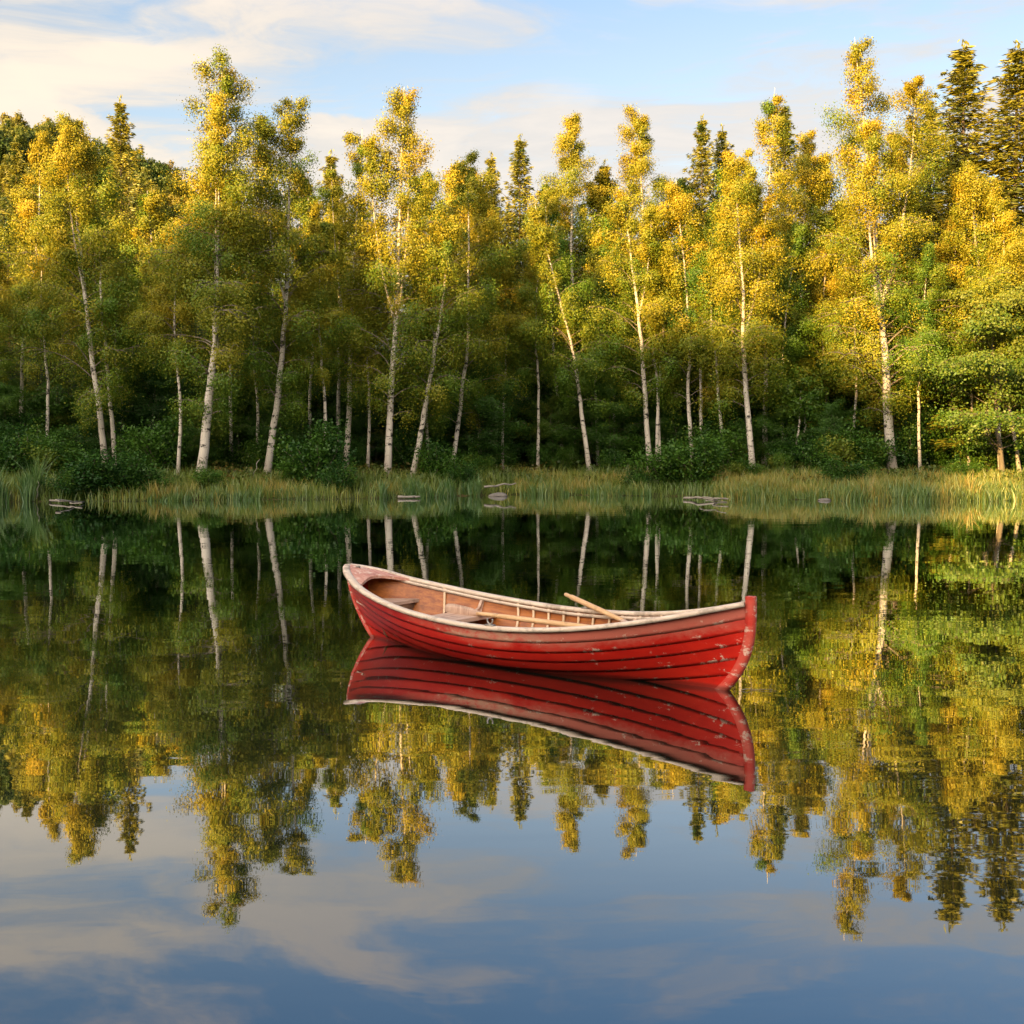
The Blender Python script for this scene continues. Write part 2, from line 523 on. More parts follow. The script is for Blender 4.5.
# ------------------------------------------------------------------ setting: ground, water, added shade hill behind the viewer
def grid_sheet(xs, ys, zf):
    X, Y = np.meshgrid(xs, ys)
    Z = zf(X, Y)
    b = MB(); nx, ny = len(xs), len(ys)
    i = np.arange(ny - 1)[:, None] * nx; j = np.arange(nx - 1)[None, :]
    f = np.stack([i + j, i + j + 1, i + nx + j + 1, i + nx + j], -1).reshape(-1, 4)
    b.quads(np.stack([X, Y, Z], -1).reshape(-1, 3), f)
    return b


xs = np.concatenate([np.linspace(-1500, -130, 18), np.linspace(-120, -46, 38), np.linspace(-45, 45, 181), np.linspace(46, 120, 38), np.linspace(130, 1500, 18)])
ys = np.concatenate([np.linspace(-1500, -60, 14), np.linspace(-40, 40, 14), np.linspace(43, 80, 126), np.linspace(81, 150, 60), np.linspace(155, 300, 30), np.linspace(320, 2500, 14)])
gr = grid_sheet(xs, ys, ground).build('ground', M['soil'], smooth=True); tag(gr, kind='structure')
wb = MB(); wb.quads([(-1500, -1500, 0), (1500, -1500, 0), (1500, 90, 0), (-1500, 90, 0)], [(0, 1, 2, 3)])
tag(wb.build('water', M['water']), kind='structure')

# unseen hill added behind the viewer to shade the far wood's foot and boat
rng = np.random.default_rng(5)
RX = [-420, -200, -150, -128, -105, -95, -88, -83, -79, -75, -60, 60, 300]
RH = [56, 57, 56.5, 56, 54.5, 52, 46.5, 40.5, 36.5, 36, 35, 20, 12]


def shade_hill(X, Y):
    u = X - (Y + 95) * math.tan(SUN_AZ)                     # its end slopes off along the sunbeam
    base = np.interp(u, RX, RH) * np.clip(1 - np.abs(Y + 95) / 50.0, 0, 1) ** 0.35
    bump = 1.6 * np.sin(X * 1.05 + 1) + 1.2 * np.sin(X * 0.47) + 0.9 * np.sin(X * 2.3 + Y * 0.8) + 0.6 * np.sin(Y * 1.7 - X * 0.6)
    return np.where(base > 1, base + bump, base) - 0.3


tag(grid_sheet(np.linspace(-420, 300, 900), np.linspace(-150, -40, 70), shade_hill).build('hill', M['shade_hill_skin']), kind='structure')  # added out of view, only for the shade it casts


# ------------------------------------------------------------------ trees
def birch_mesh(rng, trunk_pts, r0, crown_base, Rc, n_br, n_leaf, tint0, hang=1.0, prof=0.62, leaf=0.092, droop=1.0, lev=False, leaders=0):
    """returns trunk MB (with limbs) and crown MB; trunk_pts in local metres from the foot up"""
    P = spline(trunk_pts, 26)
    wob = np.cumsum(rng.normal(0, .035, (26, 2)), 0); P[:, :2] += (wob - wob[:1]) * np.sin(np.linspace(0, math.pi, 26))[:, None]
    t = MB(); c = MB()
    anchors, adir, at_t = [], [], []

    def grow(P, r0, cb, Rc, n_br, tint0, topg=1.0):
        f = np.linspace(0, 1, len(P))
        az = rng.uniform(0, 6.28)
        for b in range(n_br):
            q = cb + (0.985 - cb) * ((b + rng.uniform(0, 1)) / n_br) ** 0.92
            az += 2.4 + rng.normal(0, 0.5)
            if not lev and q < .72 and math.sin(az) < -.6 and rng.random() < .75: az += 1.4      # fewer limbs hide the stem
            k = q * (len(P) - 1); i = int(k); p0 = P[i] + (P[min(i + 1, len(P) - 1)] - P[i]) * (k - i)
            g = (q - cb) / (1 - cb)
            shape = min(1.0, 0.5 + 2.2 * g) * (1 - g) ** prof * 1.15 + 0.10
            L = Rc * (1.10 if g > .15 else .85) * shape * (rng.uniform(0.45, 0.85) if rng.random() < .5 else rng.uniform(0.85, 1.35))
            el = (R(20) if lev else R(46)) * (0.9 + 0.35 * g) + rng.normal(0, 0.22)
            n = 7
            pts = [p0]; d_az = az
            for s in range(n):
                e = el - (s / n) ** 1.4 * R(78 if not lev else 28) * droop * (1.0 - 0.45 * g)
                d_az += rng.normal(0, 0.16)
                pts.append(pts[-1] + (L * 1.25 / n) * np.array((math.cos(e) * math.cos(d_az), math.cos(e) * math.sin(d_az), math.sin(e))))
            pts = np.array(pts)
            br = max(0.012, r0 * 0.24 * (1 - q) ** 0.5 * min(1.0, L / 1.6))
            t.tube(pts, np.linspace(br, 0.008, len(pts)), 5, 0.0)
            tb = tint0 + rng.normal(0, 0.09) + 0.26 * (g - 0.42)  # yellower up the crown: sunlit gold put into the leaf tint
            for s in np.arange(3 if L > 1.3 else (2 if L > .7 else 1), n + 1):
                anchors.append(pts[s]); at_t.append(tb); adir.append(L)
            for sb in range(int(2 + L * 2.0)):
                s0 = rng.integers(2, n)
                a2 = d_az + rng.choice([-1, 1]) * rng.uniform(0.5, 1.3)
                L2 = L * rng.uniform(0.25, 0.5)
                e2 = rng.uniform(-0.2, 0.6) if not lev else rng.uniform(-0.15, 0.2)
                q0 = pts[s0]; sp = [q0]
                for s in range(4):
                    sp.append(sp[-1] + L2 / 4 * np.array((math.cos(e2) * math.cos(a2), math.cos(e2) * math.sin(a2), math.sin(e2))))
                    e2 -= 0.28 * droop
                sp = np.array(sp)
                t.tube(sp, np.linspace(br * 0.45 + 0.004, 0.005, 5), 4, 0.0)
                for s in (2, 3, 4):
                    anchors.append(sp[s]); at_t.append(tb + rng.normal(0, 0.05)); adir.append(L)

    f = np.linspace(0, 1, len(P))
    rad = r0 * (1 - f) ** 0.85 + 0.014
    rad[0] *= 1.35; rad[1] *= 1.08
    t.tube(P, rad, 9)
    grow(P, r0, crown_base, Rc, n_br, tint0)
    H = P[-1][2]
    for ld in range(leaders):
        f0 = rng.uniform(.42, .60); k = int(f0 * 25); p0 = P[k]
        a = rng.uniform(0, 6.28); hh = H * rng.uniform(.80, .95) - p0[2]; sp_ = Rc * rng.uniform(.42, .68)
        d = np.array((math.cos(a), math.sin(a) * .7, 0))
        Q = spline([p0, p0 + d * sp_ * .5 + (0, 0, hh * .28), p0 + d * sp_ * .85 + (0, 0, hh * .62), p0 + d * sp_ + (0, 0, hh)], 18)
        t.tube(Q, np.linspace(r0 * .42, .012, 18), 7)
        grow(Q, r0 * .5, .18, Rc * .62, int(n_br * .42), tint0 + .04)
    n_leaf = int(n_leaf * 5.6)
    A = np.array(anchors); T = np.array(at_t); LL = np.array(adir)
    wgt = (0.10 + rng.random(len(A)) ** 3) * (.6 + .4 * np.minimum(LL, 1.5) / 1.5) * (.75 + .9 * np.clip(A[:, 2] / H, 0, 1) ** 2); wgt /= wgt.sum()
    k = rng.choice(len(A), n_leaf, p=wgt)
    sp = 0.11 + 0.10 * np.minimum(LL[k], 2.2)
    off = rng.normal(size=(n_leaf, 3)) * sp[:, None]
    if lev:
        off[:, 2] *= 0.35; off[:, :2] *= 1.35
    else:
        off[:, :2] *= 0.85
        off[:, 2] = off[:, 2] * 0.7 - rng.exponential(0.36, n_leaf) * hang * np.minimum(1, LL[k] / 1.2)
    pos = A[k] + off
    pos[:, 2] = np.maximum(pos[:, 2], .25)
    xy = np.stack([np.interp(pos[:, 2], P[:, 2], P[:, 0]), np.interp(pos[:, 2], P[:, 2], P[:, 1])], 1)
    out = np.concatenate([pos[:, :2] - xy, np.full((n_leaf, 1), .35)], 1); out /= np.linalg.norm(out, axis=1)[:, None]
    face = off / (sp[:, None] * 1.6) + out * .8 + (0, 0, .35)
    far = np.linalg.norm(pos[:, :2] - xy, axis=1)
    keep = (far > .75) | (rng.random(n_leaf) < .22) | (pos[:, 2] > .85 * P[-1][2])
    pos, face, k = pos[keep], face[keep], k[keep]; n_leaf = len(pos)
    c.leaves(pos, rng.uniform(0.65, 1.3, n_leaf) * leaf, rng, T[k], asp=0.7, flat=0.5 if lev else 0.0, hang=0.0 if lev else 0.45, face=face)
    return t, c


def tree_obj(name, loc, t, c, bark_m, leaf_m, label, cat, group):
    o = empty(name, loc)
    t.build('trunk', bark_m, o, smooth=True); c.build('crown', leaf_m, o)
    tag(o, label, cat, group)
    return o


def foot_at(px, py):
    """a point of the far bank: the higher its foot in the picture, the farther back from the water"""
    Y0 = float(np.interp(px, SH_PX, SH_Y))
    Y = Y0 + float(np.interp(py, [438, 474, 484, 494, 501], [21, 9.5, 5.5, 1.6, .2]))
    x = (px - 512) / FPX * Y
    return np.array((x, Y, float(ground(x, Y)) - 0.08))


# (trunk in picture points from the foot up, trunk radius, crown base, crown radius, limbs, leaves, tint, label)
HERO = [
    ([(107, 464), (96, 380), (80, 250), (66, 112)], .17, .22, 2.5, 46, 15000, .50, 'white-trunked birch with a twin stem, nearest the left edge of the wood'),
    ([(116, 463), (109, 380), (103, 300), (96, 215)], .12, .42, 1.6, 26, 6000, .40, 'slimmer birch stem pressed against the leftmost white birch'),
    ([(200, 483), (208, 380), (214, 250), (221, 54)], .25, .24, 2.9, 58, 22000, .55, 'tallest birch on the left, thick grey foot beside orange grass'),
    ([(266, 476), (279, 380), (288, 265), (291, 94)], .19, .25, 2.5, 46, 15000, .52, 'birch leaning slightly right, second to the right of orange grass patch'),
    ([(338, 455), (338, 380), (337, 285), (340, 190)], .13, .38, 1.5, 24, 5500, .40, 'thin straight birch stem just left of a thicker birch, behind round bush'),
    ([(345, 462), (351, 380), (353, 290), (361, 125)], .17, .30, 2.0, 40, 11000, .58, 'birch growing right beside a thinner straight stem, right of round bush'),
    ([(387, 477), (393, 380), (401, 250), (404, 86)], .20, .24, 2.5, 52, 18000, .52, 'tall upright birch above the stern, left neighbour of the leaning trunk'),
    ([(411, 478), (426, 400), (441, 320), (452, 215)], .16, .34, 1.9, 34, 9000, .36, 'birch whose lower trunk leans strongly to the right, above the stern'),
    ([(452, 471), (459, 380), (463, 290), (468, 150)], .13, .20, 2.3, 42, 13000, .44, 'slender birch with low drooping yellowish boughs beside the dark gap'),
    ([(590, 471), (580, 400), (566, 330), (535, 205)], .14, .36, 2.0, 36, 10000, .50, 'birch leaning left over the yellow grass strip, its foot in the open'),
    ([(563, 452), (557, 380), (549, 280), (545, 180)], .11, .42, 1.6, 26, 6500, .42, 'slim birch left of the leaning birch above the yellow grass strip'),
    ([(650, 468), (642, 380), (631, 290), (622, 190)], .16, .28, 2.1, 40, 12000, .46, 'birch with a thin companion stem, leaning a little left above the bow half'),
    ([(656, 466), (655, 400), (652, 320), (650, 230)], .11, .45, 1.3, 22, 4500, .42, 'thin companion stem at right of a left-leaning birch, mid bank'),
    ([(693, 467), (688, 390), (688, 310), (676, 180)], .13, .30, 2.0, 38, 11000, .47, 'birch rising out of the leafy green bush above the driftwood'),
    ([(724, 467), (718, 390), (714, 320), (712, 255)], .09, .35, 1.3, 22, 5000, .36, 'short thin birch between the green bush and the paired trunks'),
    ([(753, 472), (748, 380), (741, 300), (733, 150)], .17, .26, 2.2, 42, 13000, .47, 'left trunk of the two straight birches above the bow'),
    ([(764, 458), (766, 380), (768, 280), (776, 86)], .17, .30, 2.1, 44, 13500, .56, 'right trunk of the two straight birches above the bow, taller and golden'),
    ([(893, 470), (884, 380), (878, 260), (852, 40)], .27, .25, 2.9, 60, 23000, .62, 'tallest golden birch on the right bank with a thick bare grey foot'),
    ([(900, 442), (897, 380), (893, 320), (890, 215)], .15, .40, 1.7, 28, 7500, .54, 'thinner birch close behind the thick-footed golden birch'),
    ([(936, 405), (925, 330), (908, 230), (893, 130)], .14, .35, 1.8, 32, 9000, .58, 'birch set back in the wood, bare slanting stem right of golden birch'),
    ([(987, 467), (984, 380), (980, 280), (968, 160)], .17, .34, 2.3, 44, 14000, .66, 'golden birch behind the broad bright green tree, near the right edge'),
    ([(1020, 470), (1012, 420), (1000, 330), (992, 190)], .10, .40, 1.8, 30, 8000, .62, 'thin white birch leaning left at the right edge of the bank'),
    ([(574, 440), (573, 330), (574, 220), (573, 115)], .15, .45, 2.0, 36, 10500, .66, 'set-back birch with loose golden top, over the leaning birch'),
    ([(641, 440), (641, 330), (643, 220), (640, 106)], .15, .45, 2.1, 36, 10500, .68, 'set-back birch with narrow golden top, above the birch with companion stem'),
    ([(232, 445), (229, 380), (228, 320), (240, 200)], .10, .30, 1.5, 26, 6500, .40, 'slim shaded birch standing between two large birches on the left'),
    ([(129, 450), (128, 400), (124, 340), (122, 270)], .11, .35, 1.4, 24, 6000, .34, 'low slim birch just right of the twin-stemmed birch'),
    ([(806, 440), (803, 330), (806, 230), (812, 130)], .14, .42, 1.8, 32, 8500, .56, 'set-back golden birch in the gap left of the tallest golden birch'),
    ([(20, 440), (28, 330), (40, 240), (38, 135)], .12, .42, 1.7, 28, 7500, .62, 'golden narrow birch half behind the leftmost white birch'),
]
for k, (pp, r0, cb, Rc, nb, nl, ti, lab) in enumerate(HERO):
    rg = np.random.default_rng(100 + k)
    ft = foot_at(*pp[0])
    pts = []
    for i, p in enumerate(pp):
        q = at(p[0], p[1], ft[1]) - ft
        if i: q[1] += rg.normal(0, 0.35)
        pts.append(q)
    pts[0] = np.array((0, 0, -0.15))
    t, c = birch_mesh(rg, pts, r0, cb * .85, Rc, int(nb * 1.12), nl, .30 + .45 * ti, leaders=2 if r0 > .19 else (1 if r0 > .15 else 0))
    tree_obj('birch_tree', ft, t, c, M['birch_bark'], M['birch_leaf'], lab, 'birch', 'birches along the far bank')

# broad bright green tree by the right edge, with level layered boughs
rg = np.random.default_rng(301)
ft = foot_at(1003, 474)
t, c = birch_mesh(rg, [(0, 0, -.1), (-.3, .1, 3), (-.5, .1, 6), (-.4, 0, 9.6)], .13, .10, 3.6, 40, 8500, .70, prof=.6, leaf=.13, droop=.9, lev=True)
tree_obj('broadleaf_tree', ft, t, c, M['shrub_bark'], M['shrub_leaf'], 'broad bright green tree with layered boughs near the right edge', 'tree', None)

# pair of white saplings
for k, (pp, lab) in enumerate([([(796, 463), (797, 420), (800, 370)], 'left one of two thin white saplings on the grassy right bank'),
                               ([(801, 460), (803, 420), (806, 375)], 'right one of two thin white saplings on the grassy right bank')]):
    rg = np.random.default_rng(320 + k); ft = foot_at(*pp[0])
    pts = [at(p[0], p[1], ft[1]) - ft for p in pp]; pts[0] = np.array((0, 0, -.1))
    t, c = birch_mesh(rg, pts, .07, .55, 1.1, 18, 2600, .36, prof=.3, leaf=.15)
    tree_obj('birch_sapling', ft, t, c, M['birch_bark'], M['birch_leaf'], lab, 'sapling', 'white saplings')


def spruce_mesh(rng, H, Rc, low=0.05, tint0=0.35, n_q=1.0, seg=0.30):
    t = MB(); c = MB()
    lean = rng.normal(0, 0.15, 2)
    pts = [(0, 0, -.2), (lean[0] * .3, lean[1] * .3, H * .4), (lean[0], lean[1], H)]
    P = spline(pts, 16)
    t.tube(P[:15], np.linspace(H * .011 + .03, .02, 15), 8)
    nwh = int(H * 4.2)
    C, T, D = [], [], []
    for i in range(nwh):
        f = low + (0.985 - low) * ((i + rng.uniform(-.3, .3)) / nwh + 1e-6) ** 0.82 if i else low
        f = min(max(f, low), .99)
        L0 = min(Rc * (.8 + .2 * (1 - f)), 1.5 * Rc * (1 - f)) * min(1, 0.55 + f * 3) + 0.09
        p0 = P[int(f * 15)] * (1 - (f * 15 % 1)) + P[min(int(f * 15) + 1, 15)] * (f * 15 % 1)
        a0 = rng.uniform(0, 6.28); nb = int(rng.integers(3, 5))
        for b in range(nb):
            a = a0 + b / nb * 6.28 + rng.normal(0, .15)
            L = L0 * rng.uniform(.38, 1.2)
            el = R(-18 + 48 * f) + rng.normal(0, .08)
            n = max(3, int(L / .28)); s = np.linspace(0, 1, n + 1)
            rad = np.stack([math.cos(a) * s * L, math.sin(a) * s * L, L * (math.tan(el) * s - .22 * s * (1 - s) * 2 + .10 * s ** 3)], 1)
            bp = p0 + rad
            if L > .5: t.tube(bp, np.linspace(.022, .006, n + 1), 4)
            tb = tint0 + rng.normal(0, .12)
            side = np.array((-math.sin(a), math.cos(a), 0))
            for j in range(1, n + 1):
                wdt = .10 + .34 * L * (1 - abs(s[j] - .45) * 1.1) * .8
                m = max(2, int(n_q * (3 + wdt * 7)))
                u = rng.uniform(-1, 1, m)
                pc = bp[j] + side * (u * wdt)[:, None] + rng.normal(0, .05, (m, 3))
                pc[:, 2] -= np.abs(u) * wdt * .25 + rng.exponential(.05, m)
                pc += np.array((math.cos(a), math.sin(a), 0)) * (-.3 * np.abs(u) * wdt)[:, None]
                C.append(pc); T.append(np.full(m, tb))
                dd = side * np.sign(u)[:, None] * .8 + np.array((math.cos(a), math.sin(a), -.25)) + rng.normal(0, .3, (m, 3))
                D.append(dd)
    m = 34
    C.append(P[-1] + np.stack([rng.normal(0, .05, m), rng.normal(0, .05, m), -rng.uniform(0, .8, m)], 1)); T.append(np.full(m, tint0)); D.append(rng.normal(0, .5, (m, 3)) + (0, 0, 1.2))
    C = np.concatenate(C); T = np.concatenate(T); D = np.concatenate(D)
    D /= np.linalg.norm(D, axis=1)[:, None]
    n = len(C)
    wv = np.cross(D, rng.normal(size=(n, 3)) * .9 + (0, 0, .5)); wv /= np.linalg.norm(wv, axis=1)[:, None] + 1e-9
    ln = rng.uniform(.6, 1.3, n)[:, None] * seg; wd = ln * .12
    V = np.stack([C - D * ln * .5, C + wv * wd, C + D * ln * .5, C - wv * wd], 1).reshape(-1, 3)
    c.quads(V, np.arange(4 * n).reshape(-1, 4), T)
    return t, c


SPR = []
for k in range(7):
    rg = np.random.default_rng(500 + k)
    t, c = spruce_mesh(rg, 18.0, [3.3, 3.0, 3.6, 3.1, 3.4, 3.5, 3.9][k], low=.03, tint0=[.28, .4, .22, .45, .34, .80, .86][k], n_q=3 if k < 5 else 6.5, seg=.22)  # last two variants have sunlit gold put into the needle tint
    SPR.append((t.mesh('trunk', M['spruce_bark'], True), c.mesh('crown', M['spruce_needle'])))


def spruce(loc, sc, rz, k, label, group, wide=1.0):
    o = empty('spruce_tree', loc, rz); o.scale = (sc * wide, sc * wide, sc)
    link('trunk', SPR[k][0], o); link('crown', SPR[k][1], o)
    tag(o, label, 'spruce', group)
    return o


# tall conifers that break the skyline
rg = np.random.default_rng(41)
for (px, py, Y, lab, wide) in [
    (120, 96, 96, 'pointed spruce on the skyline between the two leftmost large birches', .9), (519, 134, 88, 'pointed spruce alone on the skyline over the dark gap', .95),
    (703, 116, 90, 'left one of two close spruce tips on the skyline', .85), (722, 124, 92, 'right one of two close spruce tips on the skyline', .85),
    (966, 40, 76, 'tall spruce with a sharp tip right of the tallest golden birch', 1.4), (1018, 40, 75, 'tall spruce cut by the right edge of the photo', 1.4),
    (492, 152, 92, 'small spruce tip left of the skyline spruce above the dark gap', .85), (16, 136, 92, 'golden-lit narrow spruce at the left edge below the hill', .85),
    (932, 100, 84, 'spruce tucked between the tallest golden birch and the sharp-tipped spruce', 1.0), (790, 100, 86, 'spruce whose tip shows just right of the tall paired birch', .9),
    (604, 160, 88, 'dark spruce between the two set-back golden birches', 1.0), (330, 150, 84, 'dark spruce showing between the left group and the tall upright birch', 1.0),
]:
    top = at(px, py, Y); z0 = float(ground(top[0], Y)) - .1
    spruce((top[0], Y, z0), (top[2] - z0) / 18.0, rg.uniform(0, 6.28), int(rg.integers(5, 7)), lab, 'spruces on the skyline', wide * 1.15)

# the dark ranks between and behind the birches
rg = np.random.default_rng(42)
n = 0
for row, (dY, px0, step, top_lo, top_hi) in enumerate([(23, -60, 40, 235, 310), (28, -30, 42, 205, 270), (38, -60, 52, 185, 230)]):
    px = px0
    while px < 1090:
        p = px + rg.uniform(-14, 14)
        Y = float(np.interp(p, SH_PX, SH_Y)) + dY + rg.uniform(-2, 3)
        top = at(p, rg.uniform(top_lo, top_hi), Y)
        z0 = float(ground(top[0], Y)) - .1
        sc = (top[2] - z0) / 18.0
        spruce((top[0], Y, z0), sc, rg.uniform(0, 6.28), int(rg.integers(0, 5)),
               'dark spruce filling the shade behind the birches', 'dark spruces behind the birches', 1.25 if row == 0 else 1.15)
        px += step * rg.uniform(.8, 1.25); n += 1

# thin background birches
BG = []
for k in range(4):
    rg = np.random.default_rng(600 + k)
    t, c = birch_mesh(rg, [(0, 0, -.2), (rg.normal(0, .3), 0, 5), (rg.normal(0, .5), 0, 10), (rg.normal(0, .6), 0, 16)], .11, .42, 1.9, 34, 9000, [.45, .6, .35, .52][k])
    BG.append((t.mesh('trunk', M['birch_bark'], True), c.mesh('crown', M['birch_leaf'])))
rg = np.random.default_rng(43)
for px in [-40, 45, 150, 176, 250, 305, 318, 372, 430, 485, 508, 540, 605, 612, 668, 700, 740, 784, 826, 855, 918, 948, 968, 1002, 1060, -10]:
    p = px + rg.uniform(-6, 6)
    Y = float(np.interp(p, SH_PX, SH_Y)) + rg.uniform(8, 18)
    top = at(p, rg.uniform(195, 270), Y); z0 = float(ground(top[0], Y)) - .1
    k = int(rg.integers(0, 4)); s = (top[2] - z0) / 16.0
    o = empty('birch_tree', (top[0], Y, z0), rg.uniform(0, 6.28)); o.scale = (s, s, s)
    link('trunk', BG[k][0], o); link('crown', BG[k][1], o)
    tag(o, 'thin pale-stemmed birch in the second rank of the wood', 'birch', 'thin birches inside the wood')

for px, py in [(440, 172), (466, 160), (482, 190), (548, 185), (604, 175), (676, 178), (742, 168), (822, 160), (836, 200), (300, 175), (150, 190), (94, 150)]:
    Y = float(np.interp(px, SH_PX, SH_Y)) + rg.uniform(20, 26)
    top = at(px, py, Y); z0 = float(ground(top[0], Y)) - .1
    k = int(rg.integers(0, 4)); s = (top[2] - z0) / 16.0
    o = empty('birch_tree', (top[0], Y, z0), rg.uniform(0, 6.28)); o.scale = (s * 1.1, s * 1.1, s)
    link('trunk', BG[k][0], o); link('crown', BG[k][1], o)
    tag(o, 'golden birch crown rising behind the front row of birches', 'birch', 'birch crowns behind the front row')

# leafy green trees that fill the wood between the birch trunks
UT = []
for k in range(4):
    rg = np.random.default_rng(630 + k)
    t, c = birch_mesh(rg, [(0, 0, -.2), (rg.normal(0, .2), 0, 3), (rg.normal(0, .3), 0, 6), (rg.normal(0, .3), 0, 10)], .10, .06, 2.9, 40, 8500, [.24, .38, .16, .46][k], prof=.42, leaf=.115, hang=.7)
    UT.append((t.mesh('trunk', M['shrub_bark'], True), c.mesh('crown', M['shrub_leaf'])))
rg = np.random.default_rng(47)
for d0, d1, step, t0, t1 in [(12.5, 16, 66, 360, 415), (18.5, 23, 50, 300, 385)]:
    px = -50
    while px < 1080:
        p = px + rg.uniform(-12, 12)
        Y = float(np.interp(p, SH_PX, SH_Y)) + rg.uniform(d0, d1)
        top = at(p, rg.uniform(t0, t1), Y); z0 = float(ground(top[0], Y)) - .1
        k = int(rg.integers(0, 4)); s = (top[2] - z0) / 10.0; wd = min(1.35, .75 / s + .45)
        o = empty('broadleaf_tree', (top[0], Y, z0), rg.uniform(0, 6.28)); o.scale = (s * wd, s * wd, s)
        link('trunk', UT[k][0], o); link('crown', UT[k][1], o)
        tag(o, 'leafy green tree filling the shade between the birch trunks', 'tree', 'green trees between the birches')
        px += step * rg.uniform(.75, 1.3)

# wooded hillside at the back
HT = []
for k in range(3):
    rg = np.random.default_rng(650 + k)
    t, c = birch_mesh(rg, [(0, 0, -.3), (0, 0, 5), (0, 0, 9), (0, 0, 12)], .16, .18, 3.6, 34, 3600, [.1, .3, .5][k], prof=.5, leaf=.30)
    HT.append((t.mesh('trunk', M['shrub_bark'], True), c.mesh('crown', M['hill_leaf'])))
rg = np.random.default_rng(44)
cnt = 0
for _ in range(1000):
    Y = rg.uniform(120, 235); px = rg.uniform(-60, 470)
    if rg.random() > sstep(px, 500, 60) + .15: continue
    x = (px - 512) / FPX * Y; z0 = float(ground(x, Y)) - .2
    if pix(x, Y, z0 + 12)[1] > 215: continue
    if rg.random() < .42:
        spruce((x, Y, z0), rg.uniform(.55, .9), rg.uniform(0, 6.28), int(rg.integers(3, 7)), 'spruce on the wooded hillside beyond the lake', 'spruces on the far hillside', 1.2)
    else:
        k = int(rg.integers(0, 3)); s = rg.uniform(.7, 1.15)
        o = empty('broadleaf_tree', (x, Y, z0), rg.uniform(0, 6.28)); o.scale = (s, s, s)
        link('trunk', HT[k][0], o); link('crown', HT[k][1], o)
        tag(o, 'rounded broadleaf tree on the wooded hillside beyond the lake', 'tree', 'broadleaf trees on the far hillside')
    cnt += 1
    if cnt > 150: break


# ------------------------------------------------------------------ shrubs
def shrub_mesh(rng, H, Rc, n_leaf, tint0, leaf=.15):
    t = MB(); c = MB(); A, T = [], []
    for s in range(int(rng.integers(9, 14))):
        a = rng.uniform(0, 6.28); L = H * rng.uniform(.6, 1.05); sp = rng.uniform(.1, .95)
        pts = [(rng.normal(0, .1), rng.normal(0, .1), -.1)]
        for i in range(6):
            f = (i + 1) / 6
            pts.append((math.cos(a) * Rc * sp * f ** .8 + rng.normal(0, .05), math.sin(a) * Rc * sp * f ** .8 + rng.normal(0, .05), L * f * (1.0 - .35 * sp * f)))
        pts = np.array(pts); t.tube(pts, np.linspace(.035, .007, 7), 5)
        tb = tint0 + rng.normal(0, .14)
        for i in range(1, 7):
            for q in range(5):
                A.append(pts[i] + rng.normal(0, .22, 3) * Rc * .7); T.append(tb + rng.normal(0, .05))
    A = np.array(A); T = np.array(T); A[:, 2] = np.maximum(A[:, 2], .12)
    k = rng.integers(0, len(A), n_leaf)
    pos = A[k] + rng.normal(size=(n_leaf, 3)) * .15 * Rc ** .5
    pos[:, 2] = np.maximum(pos[:, 2], .03)
    c.leaves(pos, rng.uniform(.6, 1.3, n_leaf) * leaf, rng, T[k], asp=.75, flat=.35)
    return t, c


SH = []
for k in range(4):
    rg = np.random.default_rng(700 + k)
    t, c = shrub_mesh(rg, 2.2, 1.3, 7000, [.2, .33, .6, .25][k], leaf=.105)
    SH.append((t.mesh('stem', M['shrub_bark'], True), c.mesh('foliage', M['shrub_leaf'])))


def shrub(px, py, h, k, wide, label, group, rz):
    ft = foot_at(px, py); s = h / 2.2
    o = empty('shrub', ft, rz); o.scale = (s * wide, s * wide, s)
    link('stem', SH[k][0], o); link('foliage', SH[k][1], o)
    tag(o, label, 'shrub', group)


